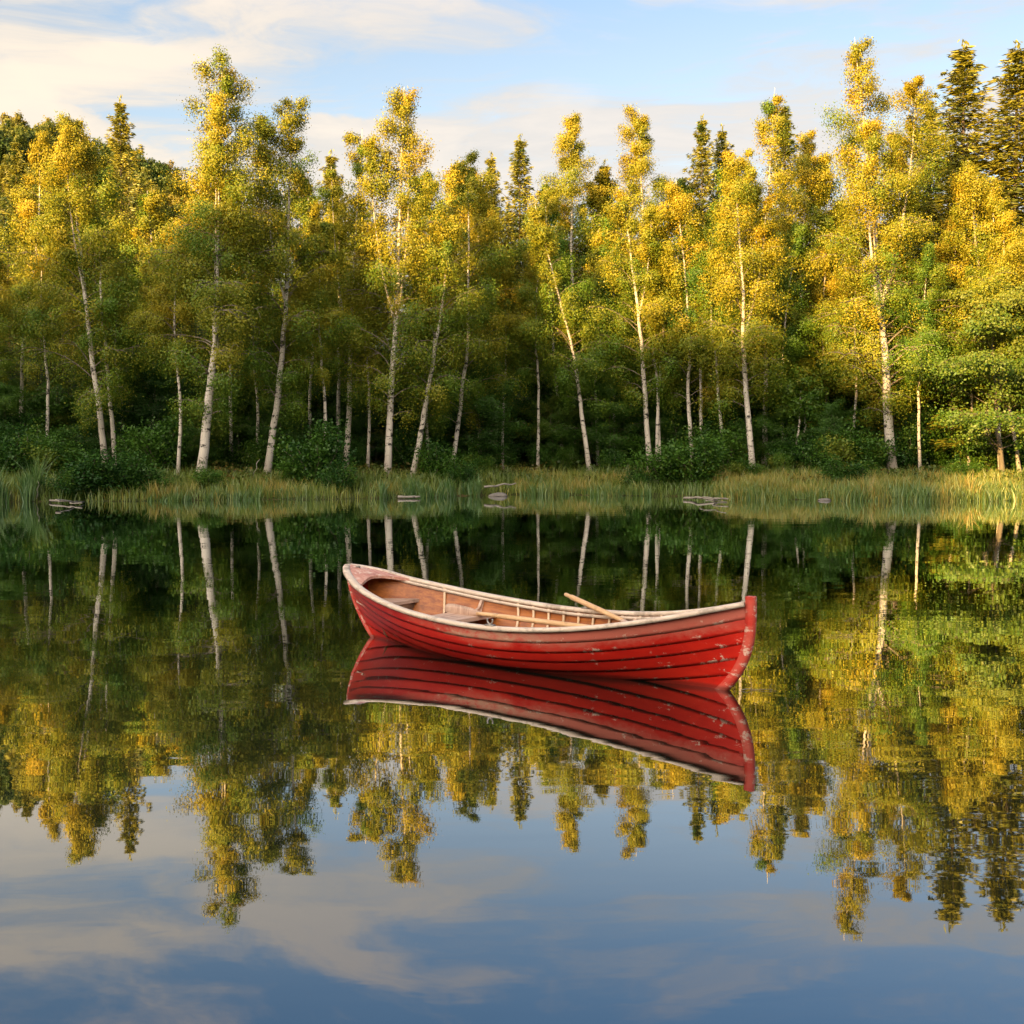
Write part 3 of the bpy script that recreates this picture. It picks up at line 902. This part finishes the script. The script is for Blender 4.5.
rg = np.random.default_rng(45)
for (px, py, h, k, wd, lab) in [
    (92, 494, 2.3, 0, 1.3, 'dark green bush at the water right of the driftwood on the left'),
    (130, 492, 2.0, 0, 1.2, 'low green bush overhanging the water left of the orange grass'),
    (160, 470, 3.4, 1, 1.0, 'fresh green bush behind the orange grass, left of the grey-footed birch'),
    (55, 480, 2.2, 2, 1.2, 'yellow-green bush behind the driftwood near the left reeds'),
    (208, 492, 1.3, 2, 1.2, 'small yellowish bush at the foot of the tallest left birch'),
    (312, 488, 3.4, 0, .95, 'round dark bush at the bank between the birch groups'),
    (296, 486, 1.6, 1, 1.2, 'low bush at the left side of the round dark bush'),
    (436, 482, 2.2, 3, 1.2, 'dark bush between the leaning birch and the slender birch'),
    (475, 478, 1.6, 2, 1.1, 'yellowish small bush by the dark gap above the pale log'),
    (665, 490, 2.4, 1, 1.2, 'leafy bush at the water, left half of the pair by the driftwood'),
    (700, 489, 2.8, 1, 1.1, 'leafy bush at the water, right half of the pair by the driftwood'),
    (724, 470, 3.0, 1, .9, 'mid green bush behind the driftwood pair of bushes'),
    (850, 474, 2.9, 2, 1.05, 'rounded yellow-green bush left of the thick-footed golden birch'),
    (868, 474, 2.3, 1, .9, 'green bush touching the foot of the thick-footed golden birch'),
    (820, 468, 2.2, 3, 1.0, 'dark low bush right of the two white saplings'),
    (782, 470, 1.3, 2, 1.0, 'small yellowish bush left of the two white saplings'),
    (930, 462, 2.6, 0, 1.1, 'dark bush behind the reeds between golden birch and right edge'),
    (1012, 468, 2.0, 0, 1.2, 'dark green bush low at the right edge under the broad tree'),
    (612, 470, 1.4, 3, 1.2, 'low bush behind the yellow grass strip right of the leaning birch'),
    (70, 497, 1.5, 3, 1.3, 'low dark bush hanging over the water at the left driftwood'),
    (150, 494, 1.2, 1, 1.3, 'small green bush at the water in front of the orange grass'),
    (340, 493, 1.5, 3, 1.3, 'low bush at the water right of the round dark bush'),
    (460, 491, 1.4, 0, 1.3, 'low dark bush at the water below the slender birch'),
    (640, 494, 1.3, 0, 1.2, 'small dark bush at the water left of the leafy pair'),
    (745, 484, 1.3, 2, 1.2, 'yellow-green bush at the feet of the paired trunks'),
    (842, 486, 1.7, 1, 1.1, 'fresh green bush in the grass before the rounded yellow-green bush'),
    (962, 480, 1.4, 2, 1.2, 'small yellow-green bush behind the reeds near the right edge'),
    (12, 478, 2.6, 3, 1.2, 'dark bush behind the reeds at the left edge'),
]:
    shrub(px, py, h, k, wd, lab, 'bushes along the bank', rg.uniform(0, 6.28))
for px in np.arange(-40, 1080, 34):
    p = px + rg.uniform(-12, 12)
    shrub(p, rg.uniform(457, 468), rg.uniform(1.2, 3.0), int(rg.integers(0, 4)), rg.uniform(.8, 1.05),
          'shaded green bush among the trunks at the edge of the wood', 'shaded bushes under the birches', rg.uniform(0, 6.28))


# ------------------------------------------------------------------ grass, reeds, undergrowth (nobody could count them)
def blades(b, x, y, z, h, wdt, rng, tint, lean=.25):
    n = len(x)
    a = rng.uniform(0, 6.28, n); l = rng.normal(0, lean, (n, 2)) * h[:, None]
    base = np.stack([x, y, z], 1)
    sd = np.stack([np.cos(a), np.sin(a), np.zeros(n)], 1) * (wdt * .5)[:, None]
    mid = base + np.stack([l[:, 0] * .35, l[:, 1] * .35, h * .6], 1)
    tip = base + np.stack([l[:, 0], l[:, 1], h], 1)
    V = np.stack([base - sd, base + sd, mid + sd * .8, mid - sd * .8, tip + sd * .12, tip - sd * .12], 1).reshape(-1, 3)
    i = np.arange(n)[:, None] * 6
    F = np.stack([i + [0, 1, 2, 3], i + [3, 2, 4, 5]], 1).reshape(-1, 4)
    b.quads(V, F, np.repeat(tint, 2))


def fnoise(x, y, s, k):
    return .5 + .25 * (np.sin(x * s + k) * np.cos(y * s * 1.3 + k * 2) + np.sin(x * s * 2.3 + y * s * 1.1 + k * 3))


def band(rng, n, px0, px1, s0, s1):
    px = rng.uniform(px0, px1, n); Y0 = np.interp(px, SH_PX, SH_Y)
    x = (px - 512) / FPX * Y0
    y = shore(x) + rng.uniform(s0, s1, n)
    return x, y, ground(x, y)


rg = np.random.default_rng(46)
b = MB()
x, y, z = band(rg, 26000, -80, 1110, -.3, 9)
blades(b, x, y, z - .03, rg.uniform(.25, .7, len(x)), rg.uniform(.02, .04, len(x)), rg, .25 + .5 * fnoise(x, y, .5, 1) + rg.normal(0, .1, len(x)) - .1)
tag(b.build('grass', M['grass']), kind='stuff', label='green bank grass growing along the whole far shore', cat='grass')
b = MB()
for (p0, p1, s0, s1, n, hh) in [(140, 190, .3, 5, 1800, .8), (225, 300, .4, 4, 1500, .7), (515, 645, .8, 7, 7000, .6), (715, 850, .6, 6, 6500, .75), (850, 1060, 1.4, 8, 8000, .62), (360, 420, .5, 3, 900, .6)]:
    x, y, z = band(rg, n, p0, p1, s0, s1)
    k = fnoise(x, y, .9, 5)
    keep = k > .38
    x, y, z, k = x[keep], y[keep], z[keep], k[keep]
    blades(b, x, y, z - .03, hh * rg.uniform(.3, 1.15, len(x)) * (.22 + .4 * k + .65 * fnoise(x, y, 2.9, 2)), rg.uniform(.02, .04, len(x)), rg, .1 + .8 * k + rg.normal(0, .15, len(x)))
tag(b.build('dry_grass', M['dry_grass']), kind='stuff', label='golden dry grass in patches on the far bank', cat='grass')
b = MB()
for (p0, p1, s0, s1, n, hh, tt) in [(-80, 32, -.7, 2.0, 2800, 1.6, .1), (830, 1110, -.9, 1.6, 7500, .95, .55), (380, 480, -.3, 1.2, 2600, .95, .12), (520, 650, -.5, 1.0, 3000, .7, .4), (720, 830, -.4, .9, 2200, .7, .6), (150, 260, -.4, .6, 1300, .6, .3)]:
    x, y, z = band(rg, n, p0, p1, s0, s1)
    k = fnoise(x, y, 1.3, 9)
    keep = k > .36
    x, y, z, k = x[keep], y[keep], z[keep], k[keep]
    blades(b, x, y, np.minimum(z, 1) - .03, hh * rg.uniform(.3, 1.15, len(x)) * (.12 + .6 * k + .65 * fnoise(x, y, 2.6, 7)), rg.uniform(.022, .045, len(x)), rg, tt + (k - .5) * .8 + rg.normal(0, .15, len(x)), lean=.24)
tag(b.build('reeds', M['reed']), kind='stuff', label='tall reeds standing in the shallow edge of the lake', cat='reeds')
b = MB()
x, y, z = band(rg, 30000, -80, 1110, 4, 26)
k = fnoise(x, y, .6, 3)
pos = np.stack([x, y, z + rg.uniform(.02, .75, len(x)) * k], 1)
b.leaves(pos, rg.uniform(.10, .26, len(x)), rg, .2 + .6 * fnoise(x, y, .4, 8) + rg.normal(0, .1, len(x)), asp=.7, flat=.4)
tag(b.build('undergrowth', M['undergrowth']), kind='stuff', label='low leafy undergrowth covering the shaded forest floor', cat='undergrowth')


# ------------------------------------------------------------------ driftwood, sticks, stones
def log(pA, pB, r, name, label, cat, group=None, mat='driftwood', kink=.05, seed=0):
    rg = np.random.default_rng(seed)
    A, B = np.array(pA, float), np.array(pB, float); L = np.linalg.norm(B - A)
    o = empty(name, A); d = B - A
    pts = np.array([d * f + rg.normal(0, kink * L * (0 < f < 1), 3) * (1, 1, .3) for f in np.linspace(0, 1, 6)])
    P = spline(pts, 14); m = MB(); m.tube(P, .68 * r * np.linspace(1, .55, 14) * (1 + rg.normal(0, .06, 14)), 9)
    me = m.mesh(name, M[mat], True)
    o2 = link(name, me); o2.location = A; bpy.data.objects.remove(o)
    tag(o2, label, cat, group)


def on_water(px, py, z=0.03):
    c, s = math.cos(PITCH), math.sin(PITCH)
    u, v = (px - 512) / FPX, (512 - py) / FPX
    d = (u, c + v * s, -s + v * c); k = (z - CAM_Z) / d[2]
    return np.array((d[0] * k, d[1] * k, z))


log(on_water(50, 501, .05), on_water(82, 503, .10), .07, 'driftwood_log', 'pale driftwood log lying lowest at the water on the left', 'log', 'driftwood', seed=1)
log(on_water(60, 501.5, .22), on_water(84, 502, .06), .05, 'driftwood_log', 'thin pale branch crossing over the driftwood log on the left', 'log', 'driftwood', seed=2)
log(on_water(398, 497, .08), on_water(420, 496.5, .10), .11, 'driftwood_log', 'short flat pale log in the grass under the leaning birch', 'log', 'driftwood', seed=3)
log((-1.4, 64.5, .45), (.2, 65.2, .62), .09, 'driftwood_log', 'pale log poking from the bank in the dark gap', 'log', 'driftwood', seed=4)
log(on_water(684, 498, .08), on_water(728, 499, .16), .09, 'driftwood_log', 'thick end of bleached driftwood below the leafy bushes', 'log', 'driftwood', seed=5)
log(on_water(700, 498.5, .20), on_water(726, 498, .30), .05, 'driftwood_log', 'raised thin branch of bleached driftwood below the leafy bushes', 'log', 'driftwood', seed=6)
log(on_water(706, 499.5, .03), on_water(727, 502, .02), .05, 'driftwood_log', 'lowest branch of bleached driftwood touching the water below the bushes', 'log', 'driftwood', seed=7)
for k, (px, py, dx_, h, lab) in enumerate([(8, 478, 1.0, 1.5, 'dead stick leaning right above the left reeds'), (250, 482, .5, 1.2, 'short dead stick leaning by the orange grass'), (36, 500, .05, .9, 'dead stick standing upright at the water on the left'),
                                           (930, 462, -.5, 1.7, 'broken pale stick leaning left behind the right reeds')]):
    ft = foot_at(px, py)
    log(ft, ft + (dx_, .1, h), .035, 'dead_stick', lab, 'stick', 'dead sticks', 'birch_bark', .03, 20 + k)
log(on_water(741, 690, .004), on_water(773, 689.5, .006), .006, 'twig', 'thin twig floating beside the bow', 'twig', seed=30)
for k, (px, py, r, lab) in enumerate([(824, 500.3, .2, 'flat pale stone at the water before the golden grass'), (498, 496, .35, 'grey stone at the water below the dark gap')]):
    p = on_water(px, py, .02); rgk = np.random.default_rng(60 + k)
    m = MB(); th = np.linspace(0, math.pi, 9); ph = np.linspace(0, 2 * math.pi, 15)[:-1]
    V = np.array([[(math.sin(a) * math.cos(q), math.sin(a) * math.sin(q), math.cos(a)) for q in ph] for a in th])
    bump = 1 + .18 * np.sin(V[..., 0] * 3 + k) * np.cos(V[..., 1] * 4) + rgk.normal(0, .04, V.shape[:2])
    bump[0] = bump[0].mean(); bump[-1] = bump[-1].mean()
    V = V * bump[..., None] * np.array((r * 1.5, r, r * .45))
    i = np.arange(8)[:, None] * 14; j = np.arange(14)[None]; k2 = (j + 1) % 14
    m.quads(V.reshape(-1, 3), np.stack([i + j, i + 14 + j, i + 14 + k2, i + k2], -1).reshape(-1, 4))
    o = m.build('stone', M['rock'], smooth=True); o.location = p; tag(o, lab, 'stone', 'stones at the shore')

# ------------------------------------------------------------------ the red rowing boat
ST, BO = np.array((-1.82, 14.40)), np.array((2.015, 10.75))
LB = float(np.linalg.norm(BO - ST)); ANG = math.atan2(BO[1] - ST[1], BO[0] - ST[0])
ROLL = R(1.8)                                               # the boat lists a little towards the viewer
boat = empty('rowing_boat', (*((ST + BO) / 2), 0.0), ANG); boat.rotation_euler = (ROLL, 0, ANG)
tag(boat, 'red wooden clinker rowing boat with worn paint floating on the still lake', 'boat')
ZT = [0, .06, .125, .25, .375, .5, .625, .75, .875, 1.0]
ZR = [.765, .69, .60, .497, .438, .412, .430, .492, .605, .755]
PT = np.linspace(0, 1, 201)
_z = spline(np.stack([ZT, ZR], 1), 201)
ZRS = np.interp(PT, _z[:, 0], _z[:, 1])


def z_rim(t): return np.interp(t, PT, ZRS)


def beam(t):
    u = np.clip(2 * np.asarray(t, float) - 1, -1, 1)
    return .70 * np.where(u < 0, np.clip(1 - np.abs(u) ** 2.3, 0, 1) ** .72, np.clip(1 - np.abs(u) ** 2.0, 0, 1) ** .95)


ZK = -.13


def hull(t, s):
    """starboard-side point of the hull skin: t along 0..1, s from keel 0 to rim 1 (local x along, y out, z up)"""
    t = np.asarray(t, float); s = np.asarray(s, float)
    wv = np.abs(2 * t - 1) ** 2.2
    yb = (1 - wv) * np.sin(s * math.pi / 2) ** .92 + wv * (.35 * s + .65 * s ** 1.6)
    zb = (1 - wv) * (1 - np.cos(s * math.pi / 2)) ** .95 + wv * s
    z = ZK + (z_rim(t) - ZK) * zb
    y = beam(t) * yb
    q = np.clip(1 - (z - 0) / .80, 0, 1.4)
    xs_ = -LB / 2 + .40 * q ** 2.0; xb_ = LB / 2 - .30 * q ** 3.0 - .015
    x = xs_ + (xb_ - xs_) * t
    return np.stack([x, y, z], -1)


def hull_n(t, s):
    e = 1e-3
    a = hull(np.clip(t + e, 0, 1), s) - hull(np.clip(t - e, 0, 1), s)
    b_ = hull(t, np.clip(s + e, 0, 1)) - hull(t, np.clip(s - e, 0, 1))
    n_ = np.cross(a, b_); n_ = np.where((n_[..., 1:2] < 0), -n_, n_)
    ln = np.linalg.norm(n_, axis=-1, keepdims=True)
    return np.where(ln > 1e-9, n_ / np.maximum(ln, 1e-9), np.array((0, 1, 0)))


NS = 6
SB = np.array([0.0, .30, .47, .62, .745, .865, 1.0]); NTT = 90
tt = np.linspace(0, 1, NTT) ; tt = .5 - .5 * np.cos(tt * math.pi) * (.6 + .4 * np.abs(np.cos(tt * math.pi)))
hb = MB(); U, E, A_ = [], [], []
for side in (1, -1):
    for k in range(NS):
        s_lo, s_hi = SB[k], SB[k + 1]
        ss = np.linspace(s_lo, s_hi + (0.012 if k < NS - 1 else 0), 5)
        lap = .0024 if k else 0.0
        rows, ed = [], []
        if lap:
            rows.append(hull(tt, np.full(NTT, s_lo)) - hull_n(tt, np.full(NTT, s_lo)) * .002); ed.append(1)
        for s in ss:
            f = (s - s_lo) / (s_hi - s_lo)
            endfade = np.clip(np.minimum(tt, 1 - tt) / .05, 0.25, 1)[:, None]
            rows.append(hull(tt, np.full(NTT, s)) + hull_n(tt, np.full(NTT, s)) * (lap * max(0, 1 - f) + .002) * endfade)
            ed.append(max(0, 1 - f * 2.2))
        V = np.stack(rows); nr = len(rows)
        V = V * (1, side, 1)
        i = np.arange(nr - 1)[:, None] * NTT; j = np.arange(NTT - 1)[None]
        q = [i + j, i + j + 1, i + NTT + j + 1, i + NTT + j]
        if side > 0: q = q[::-1]
        hb.quads(V.reshape(-1, 3), np.stack(q, -1).reshape(-1, 4))
        U.append(np.repeat((k + np.linspace(0, 1, nr)) / NS, NTT)); E.append(np.repeat(ed, NTT)); A_.append(np.tile(tt, nr))
me = hb.mesh('hull', M['red'])
for nm, arr in (('up', U), ('edge', E), ('along', A_)):
    a = me.attributes.new(nm, 'FLOAT', 'POINT'); a.data.foreach_set('value', np.concatenate(arr).astype(np.float32))
link('hull', me, boat)


def inner(t, s, d=.022):
    p = hull(t, s) - hull_n(t, s) * d
    p[..., 1] = np.maximum(p[..., 1], 0.0)
    return p


lb = MB()
ti = np.linspace(.03, .975, 80)
for side in (1, -1):
    for k in range(NS):
        ss = np.linspace(SB[k], SB[k + 1], 4)
        rows = [inner(ti, np.full(80, s), .020 + .010 * (i / 3)) * (1, side, 1) for i, s in enumerate(ss)]
        V = np.stack(rows); i = np.arange(3)[:, None] * 80; j = np.arange(79)[None]
        q = [i + j, i + j + 1, i + 80 + j + 1, i + 80 + j]
        if side < 0: q = q[::-1]
        lb.quads(V.reshape(-1, 3), np.stack(q, -1).reshape(-1, 4))
lb.build('inner_planking', M['lining'], boat)


def sweep(pts, wv, hv, w_, h_, b, round_=.3):
    """rectangular bar along pts; wv / hv per-point width and height axes"""
    n_ = len(pts); prof_ = [(-.5, -.5), (.5, -.5), (.5, .5 - round_), (.5 - round_, .5), (-.5 + round_, .5), (-.5, .5 - round_)]
    V = np.stack([pts + wv * (a * w_) + hv * (c_ * h_) for a, c_ in prof_], 1)
    m_n = len(prof_)
    i = np.arange(n_ - 1)[:, None] * m_n; j = np.arange(m_n)[None]; k = (j + 1) % m_n
    b.quads(V.reshape(-1, 3), np.stack([i + j, i + k, i + m_n + k, i + m_n + j], -1).reshape(-1, 4))
    for e in (0, (n_ - 1) * m_n):
        b.quads(V.reshape(-1, 3)[e:e + m_n], [(0, 1, 2, 3), (0, 3, 4, 5)] if e else [(3, 2, 1, 0), (5, 4, 3, 0)])


tg = np.linspace(.002, .994, 80)
for side in (1, -1):
    P = hull(tg, np.ones(80)); P[:, 1] = P[:, 1] - .004; P[:, 2] += .012
    P = P * (1, side, 1)
    tn = np.gradient(P, axis=0); tn /= np.linalg.norm(tn, axis=1)[:, None]
    wv = np.cross(tn, (0, 0, 1)); wv /= np.linalg.norm(wv, axis=1)[:, None]
    hv = np.cross(wv, tn)
    gb = MB(); sweep(P, wv, hv, .078, .038, gb, .22)
    g = gb.build('gunwale', M['gunwale'], boat)
# stem and stern posts
for end, nm in ((1, 'stem_post'), (0, 'stern_post')):
    zs = np.linspace(-.16, 0.825 if end else .775, 30)
    q = np.clip(1 - zs / .80, 0, 1.4)
    x = (LB / 2 - .30 * q ** 3 + .012) if end else (-LB / 2 + .40 * q ** 2 - .005)
    P = np.stack([x, 0 * x, zs], 1)
    tn = np.gradient(P, axis=0); tn /= np.linalg.norm(tn, axis=1)[:, None]
    wv = np.tile((0., 1., 0.), (30, 1)); hv = np.cross(tn, wv)
    if (hv[0][0] > 0) != bool(end): hv = -hv; wv = -wv
    sb = MB(); sweep(P, wv, hv, .058, .085 if end else .045, sb, .25)
    sb.build(nm, M['red_stem'], boat)
kb = MB(); kb.box((0, 0, -.145), (LB * .86, .06, .05)); kb.build('keel', M['red_stem'], boat)


def deck(ta, tb, zoff, name, mat, concave, n_=14, thick=.03, nx=10):
    """board between the sides from ta to tb; concave bows its inner edge"""
    b = MB(); top = []
    for i in range(n_ + 1):
        f = i / n_; row = []
        for j in range(nx + 1):
            v = -1 + 2 * j / nx
            t_ = ta + (tb - concave * (1 - v * v) - ta) * f
            p = hull(np.array(t_), np.array(1.0)); yy = max(float(beam(t_)) - .03, .002)
            row.append((p[0], yy * v, float(z_rim(t_)) + zoff + .012 * (1 - v * v)))
        top.append(row)
    T = np.array(top).reshape(-1, 3); B = T - (0, 0, thick); nn = nx + 1
    i = np.arange(n_)[:, None] * nn; j = np.arange(nx)[None]
    F = np.stack([i + j, i + nn + j, i + nn + j + 1, i + j + 1], -1).reshape(-1, 4)
    b.quads(T, F); b.quads(B, F[:, ::-1])
    e = n_ * nn + np.arange(nx)
    b.quads(np.vstack([T, B]), np.stack([e, e + len(T), e + len(T) + 1, e + 1], 1))
    return b.build(name, mat, boat)


deck(.004, .118, .020, 'breasthook', M['deck'], .035)
deck(.996, .93, .014, 'breasthook', M['deck'], -.02)


def level_half(t, z):
    """inside half-width of the hull at height z"""
    ss = np.linspace(0, 1, 120); p = inner(np.full(120, t), ss, .035)
    return float(np.interp(z, p[:, 2], p[:, 1])), p


def board(ta, tb, z, thick, name, mat, inset=.0, y0=None, y1=None, skew=0.0):
    b = MB(); n_ = 8; T = []
    for i in range(n_ + 1):
        t_ = ta + (tb - ta) * i / n_
        hw = level_half(t_, z - thick - .012)[0] - inset
        a_, c_ = (-hw, hw) if y0 is None else (min(max(y0, -hw), hw - .004), max(min(y1, hw), -hw + .004))
        x = -LB / 2 + LB * t_
        xh = []
        for v in np.linspace(0, 1, 5):
            xh.append((x + skew * (a_ + (c_ - a_) * v), a_ + (c_ - a_) * v, z))
        T.append(xh)
    T = np.array(T).reshape(-1, 3); Bm = T - (0, 0, thick); nn = 5
    i = np.arange(n_)[:, None] * nn; j = np.arange(4)[None]
    F = np.stack([i + j, i + nn + j, i + nn + j + 1, i + j + 1], -1).reshape(-1, 4)
    b.quads(T, F); b.quads(Bm, F[:, ::-1])
    al = np.vstack([T, Bm]); N = len(T)
    for e in (np.arange(4), n_ * nn + np.arange(4)):
        b.quads(al, np.stack([e, e + N, e + N + 1, e + 1], 1))
    for e0 in (0, 4):
        e = np.arange(n_) * nn + e0
        b.quads(al, np.stack([e, e + N, e + N + nn, e + nn], 1))
    return b.build(name, mat, boat)


board(.045, .150, .42, .035, 'stern_seat', M['thwart'])
board(.245, .335, .315, .04, 'thwart', M['thwart'])
board(.66, .715, .315, .04, 'thwart', M['thwart'])
for k, yy in enumerate((-.36, -.18, 0, .18, .36)):
    board(.22, .78, .035 + .001 * k, .018, 'floorboard', M['floorboard'], .02, yy - .085, yy + .085)
sp = MB(); x_ = -LB / 2 + LB * .150 - .02
hw = level_half(.145, .36)[0] - .03; hl = level_half(.145, .06)[0] - .03
sp.quads([(x_, -hl, .05), (x_, hl, .05), (x_, hw, .384), (x_, -hw, .384), (x_ - .02, -hl, .05), (x_ - .02, hl, .05), (x_ - .02, hw, .384), (x_ - .02, -hw, .384)],
         [(0, 1, 2, 3), (7, 6, 5, 4), (0, 4, 5, 1), (1, 5, 6, 2), (2, 6, 7, 3), (3, 7, 4, 0)])
sp.build('seat_support', M['floorboard'], boat)
for t_ in (.37, .41, .45, .49, .53, .57, .615, .65, .70, .76, .82, .88, .19):
    for side in (1, -1):
        ss = np.linspace(.22, .985, 16); P = inner(np.full(16, t_), ss, .036) * (1, side, 1)
        nn = hull_n(np.full(16, t_), ss) * (1, side, 1)
        tn = np.gradient(P, axis=0); tn /= np.linalg.norm(tn, axis=1)[:, None]
        wv = np.cross(tn, nn); wv /= np.linalg.norm(wv, axis=1)[:, None]
        rb = MB(); sweep(P, wv, -np.cross(wv, tn) if np.dot(np.cross(wv[8], tn[8]), nn[8]) > 0 else np.cross(wv, tn), .026, .018, rb, .2)
        rb.build('rib', M['rib'], boat)
# inner rail under the gunwale, and knees at the middle thwart
for side in (1, -1):
    tr = np.linspace(.06, .95, 60); P = inner(tr, np.full(60, .955), .040) * (1, side, 1)
    tn = np.gradient(P, axis=0); tn /= np.linalg.norm(tn, axis=1)[:, None]
    wv = np.cross(tn, (0, 0, 1)); wv /= np.linalg.norm(wv, axis=1)[:, None]
    ib = MB(); sweep(P, wv, np.cross(wv, tn), .022, .030, ib, .2); ib.build('inner_rail', M['gunwale'], boat)
    for t_ in (.29, .6875):
        hwk, pin = level_half(t_, .32); x = -LB / 2 + LB * t_
        kz = float(z_rim(t_)) - .03
        hw2 = level_half(t_, kz)[0]
        knee = [(hwk, .316), (hwk - .17, .316), (hwk - .10, .335), ((hw2 + hwk) / 2 - .05, .36), (hw2 - .02, kz), (hw2, kz)]
        m = MB(); V = np.array([(x + dxx, side * a, c_) for dxx in (-.02, .02) for a, c_ in knee])
        m.quads(V, [(0, 1, 2, 3), (0, 3, 4, 5), (9, 8, 7, 6), (11, 10, 9, 6)] + [(i, (i + 1) % 6, 6 + (i + 1) % 6, 6 + i) for i in range(6)])
        m.build('knee', M['thwart'], boat)


def to_local(p):
    p = np.asarray(p, float); c0 = (ST + BO) / 2
    d = p[:2] - c0; ca, sa = math.cos(-ANG), math.sin(-ANG)
    return np.array((d[0] * ca - d[1] * sa, d[0] * sa + d[1] * ca, p[2]))


for side in (1, -1):
    t_ = .545; p = hull(np.array(t_), np.array(1.0)); y0 = side * (p[1] - .005); zb = p[2] + .035
    m = MB(); m.tube([(p[0], y0, zb - .05), (p[0], y0, zb + .012)], .012, 8)
    th = np.linspace(R(-205), R(25), 14)
    m.tube(np.stack([p[0] + .034 * np.cos(th), np.full(14, y0), zb + .048 + .034 * np.sin(th)], 1), .008, 6)
    m.box((p[0], y0, zb + .003), (.10, .05, .012))
    m.build('rowlock', M['metal'], boat)
# iron ring bolt on the stern breasthook
m = MB(); th = np.linspace(0, 2 * math.pi, 15); x0 = -LB / 2 + .17
m.tube(np.stack([x0 + .022 * np.cos(th), .022 * np.sin(th), np.full(15, float(z_rim(.03)) + .045)], 1), .006, 6)
m.tube([(x0, .02, float(z_rim(.03)) + .02), (x0, .02, float(z_rim(.03)) + .05)], .007, 6)
m.build('ring_bolt', M['metal'], boat)


def oar(A, B, label, roll=0.0, blade_at_b=True):
    """A handle end, B blade end, world points"""
    A, B = np.array(A, float), np.array(B, float); L = np.linalg.norm(B - A)
    o = empty('oar', A); d = Vector(B - A)
    o.rotation_euler = d.to_track_quat('Z', 'Y').to_euler(); tag(o, label, 'oar', 'oars of the red boat')
    z = np.array([0, .015, .12, .13, .16, .5 * L, L - .60, L - .50]); r = np.array([.017, .021, .020, .024, .027, .027, .022, .020])
    m = MB(); m.tube(np.stack([0 * z, 0 * z, z], 1), r, 12); m.build('shaft', M['oar'], o, True)
    zb = np.linspace(L - .56, L, 12); wb_ = np.interp(zb, [L - .56, L - .42, L - .15, L - .02, L], [.022, .050, .072, .066, .045]); th_ = np.interp(zb, [L - .56, L], [.018, .007])
    ca, sa = math.cos(roll), math.sin(roll)
    P = np.stack([0 * zb, 0 * zb, zb], 1); m = MB()
    prof_ = [(-1, 0), (-.4, .8), (.4, .8), (1, 0), (.4, -.8), (-.4, -.8)]
    V = np.stack([P + np.stack([ca * wb_ * a - sa * th_ * c_, sa * wb_ * a + ca * th_ * c_, 0 * zb], 1) for a, c_ in prof_], 1)
    i = np.arange(11)[:, None] * 6; j = np.arange(6)[None]; k = (j + 1) % 6
    m.quads(V.reshape(-1, 3), np.stack([i + j, i + k, i + 6 + k, i + 6 + j], -1).reshape(-1, 4))
    m.quads(V.reshape(-1, 3)[-6:], [(0, 1, 2, 3), (0, 3, 4, 5)])
    m.build('blade', M['thwart'], o, True)
    return o


def from_axis(t, y, z):
    c0 = (ST + BO) / 2; x = -LB / 2 + LB * t
    y, z = y * math.cos(ROLL) - z * math.sin(ROLL), y * math.sin(ROLL) + z * math.cos(ROLL)
    return np.array((c0[0] + math.cos(ANG) * x - math.sin(ANG) * y, c0[1] + math.sin(ANG) * x + math.cos(ANG) * y, z))


rl = from_axis(.545, float(beam(.545)) - .005, float(z_rim(.545)) + .083)
be = from_axis(.77, .20, .375)
dirn = (rl - be) / np.linalg.norm(rl - be)
oar(rl + dirn * .44, be, 'oar in the far rowlock with its handle sticking up over the gunwale')
oar(from_axis(.70, .25, .343), from_axis(.235, .30, .345), 'oar lying along the boat on the thwarts with its blade towards the stern', roll=R(90))
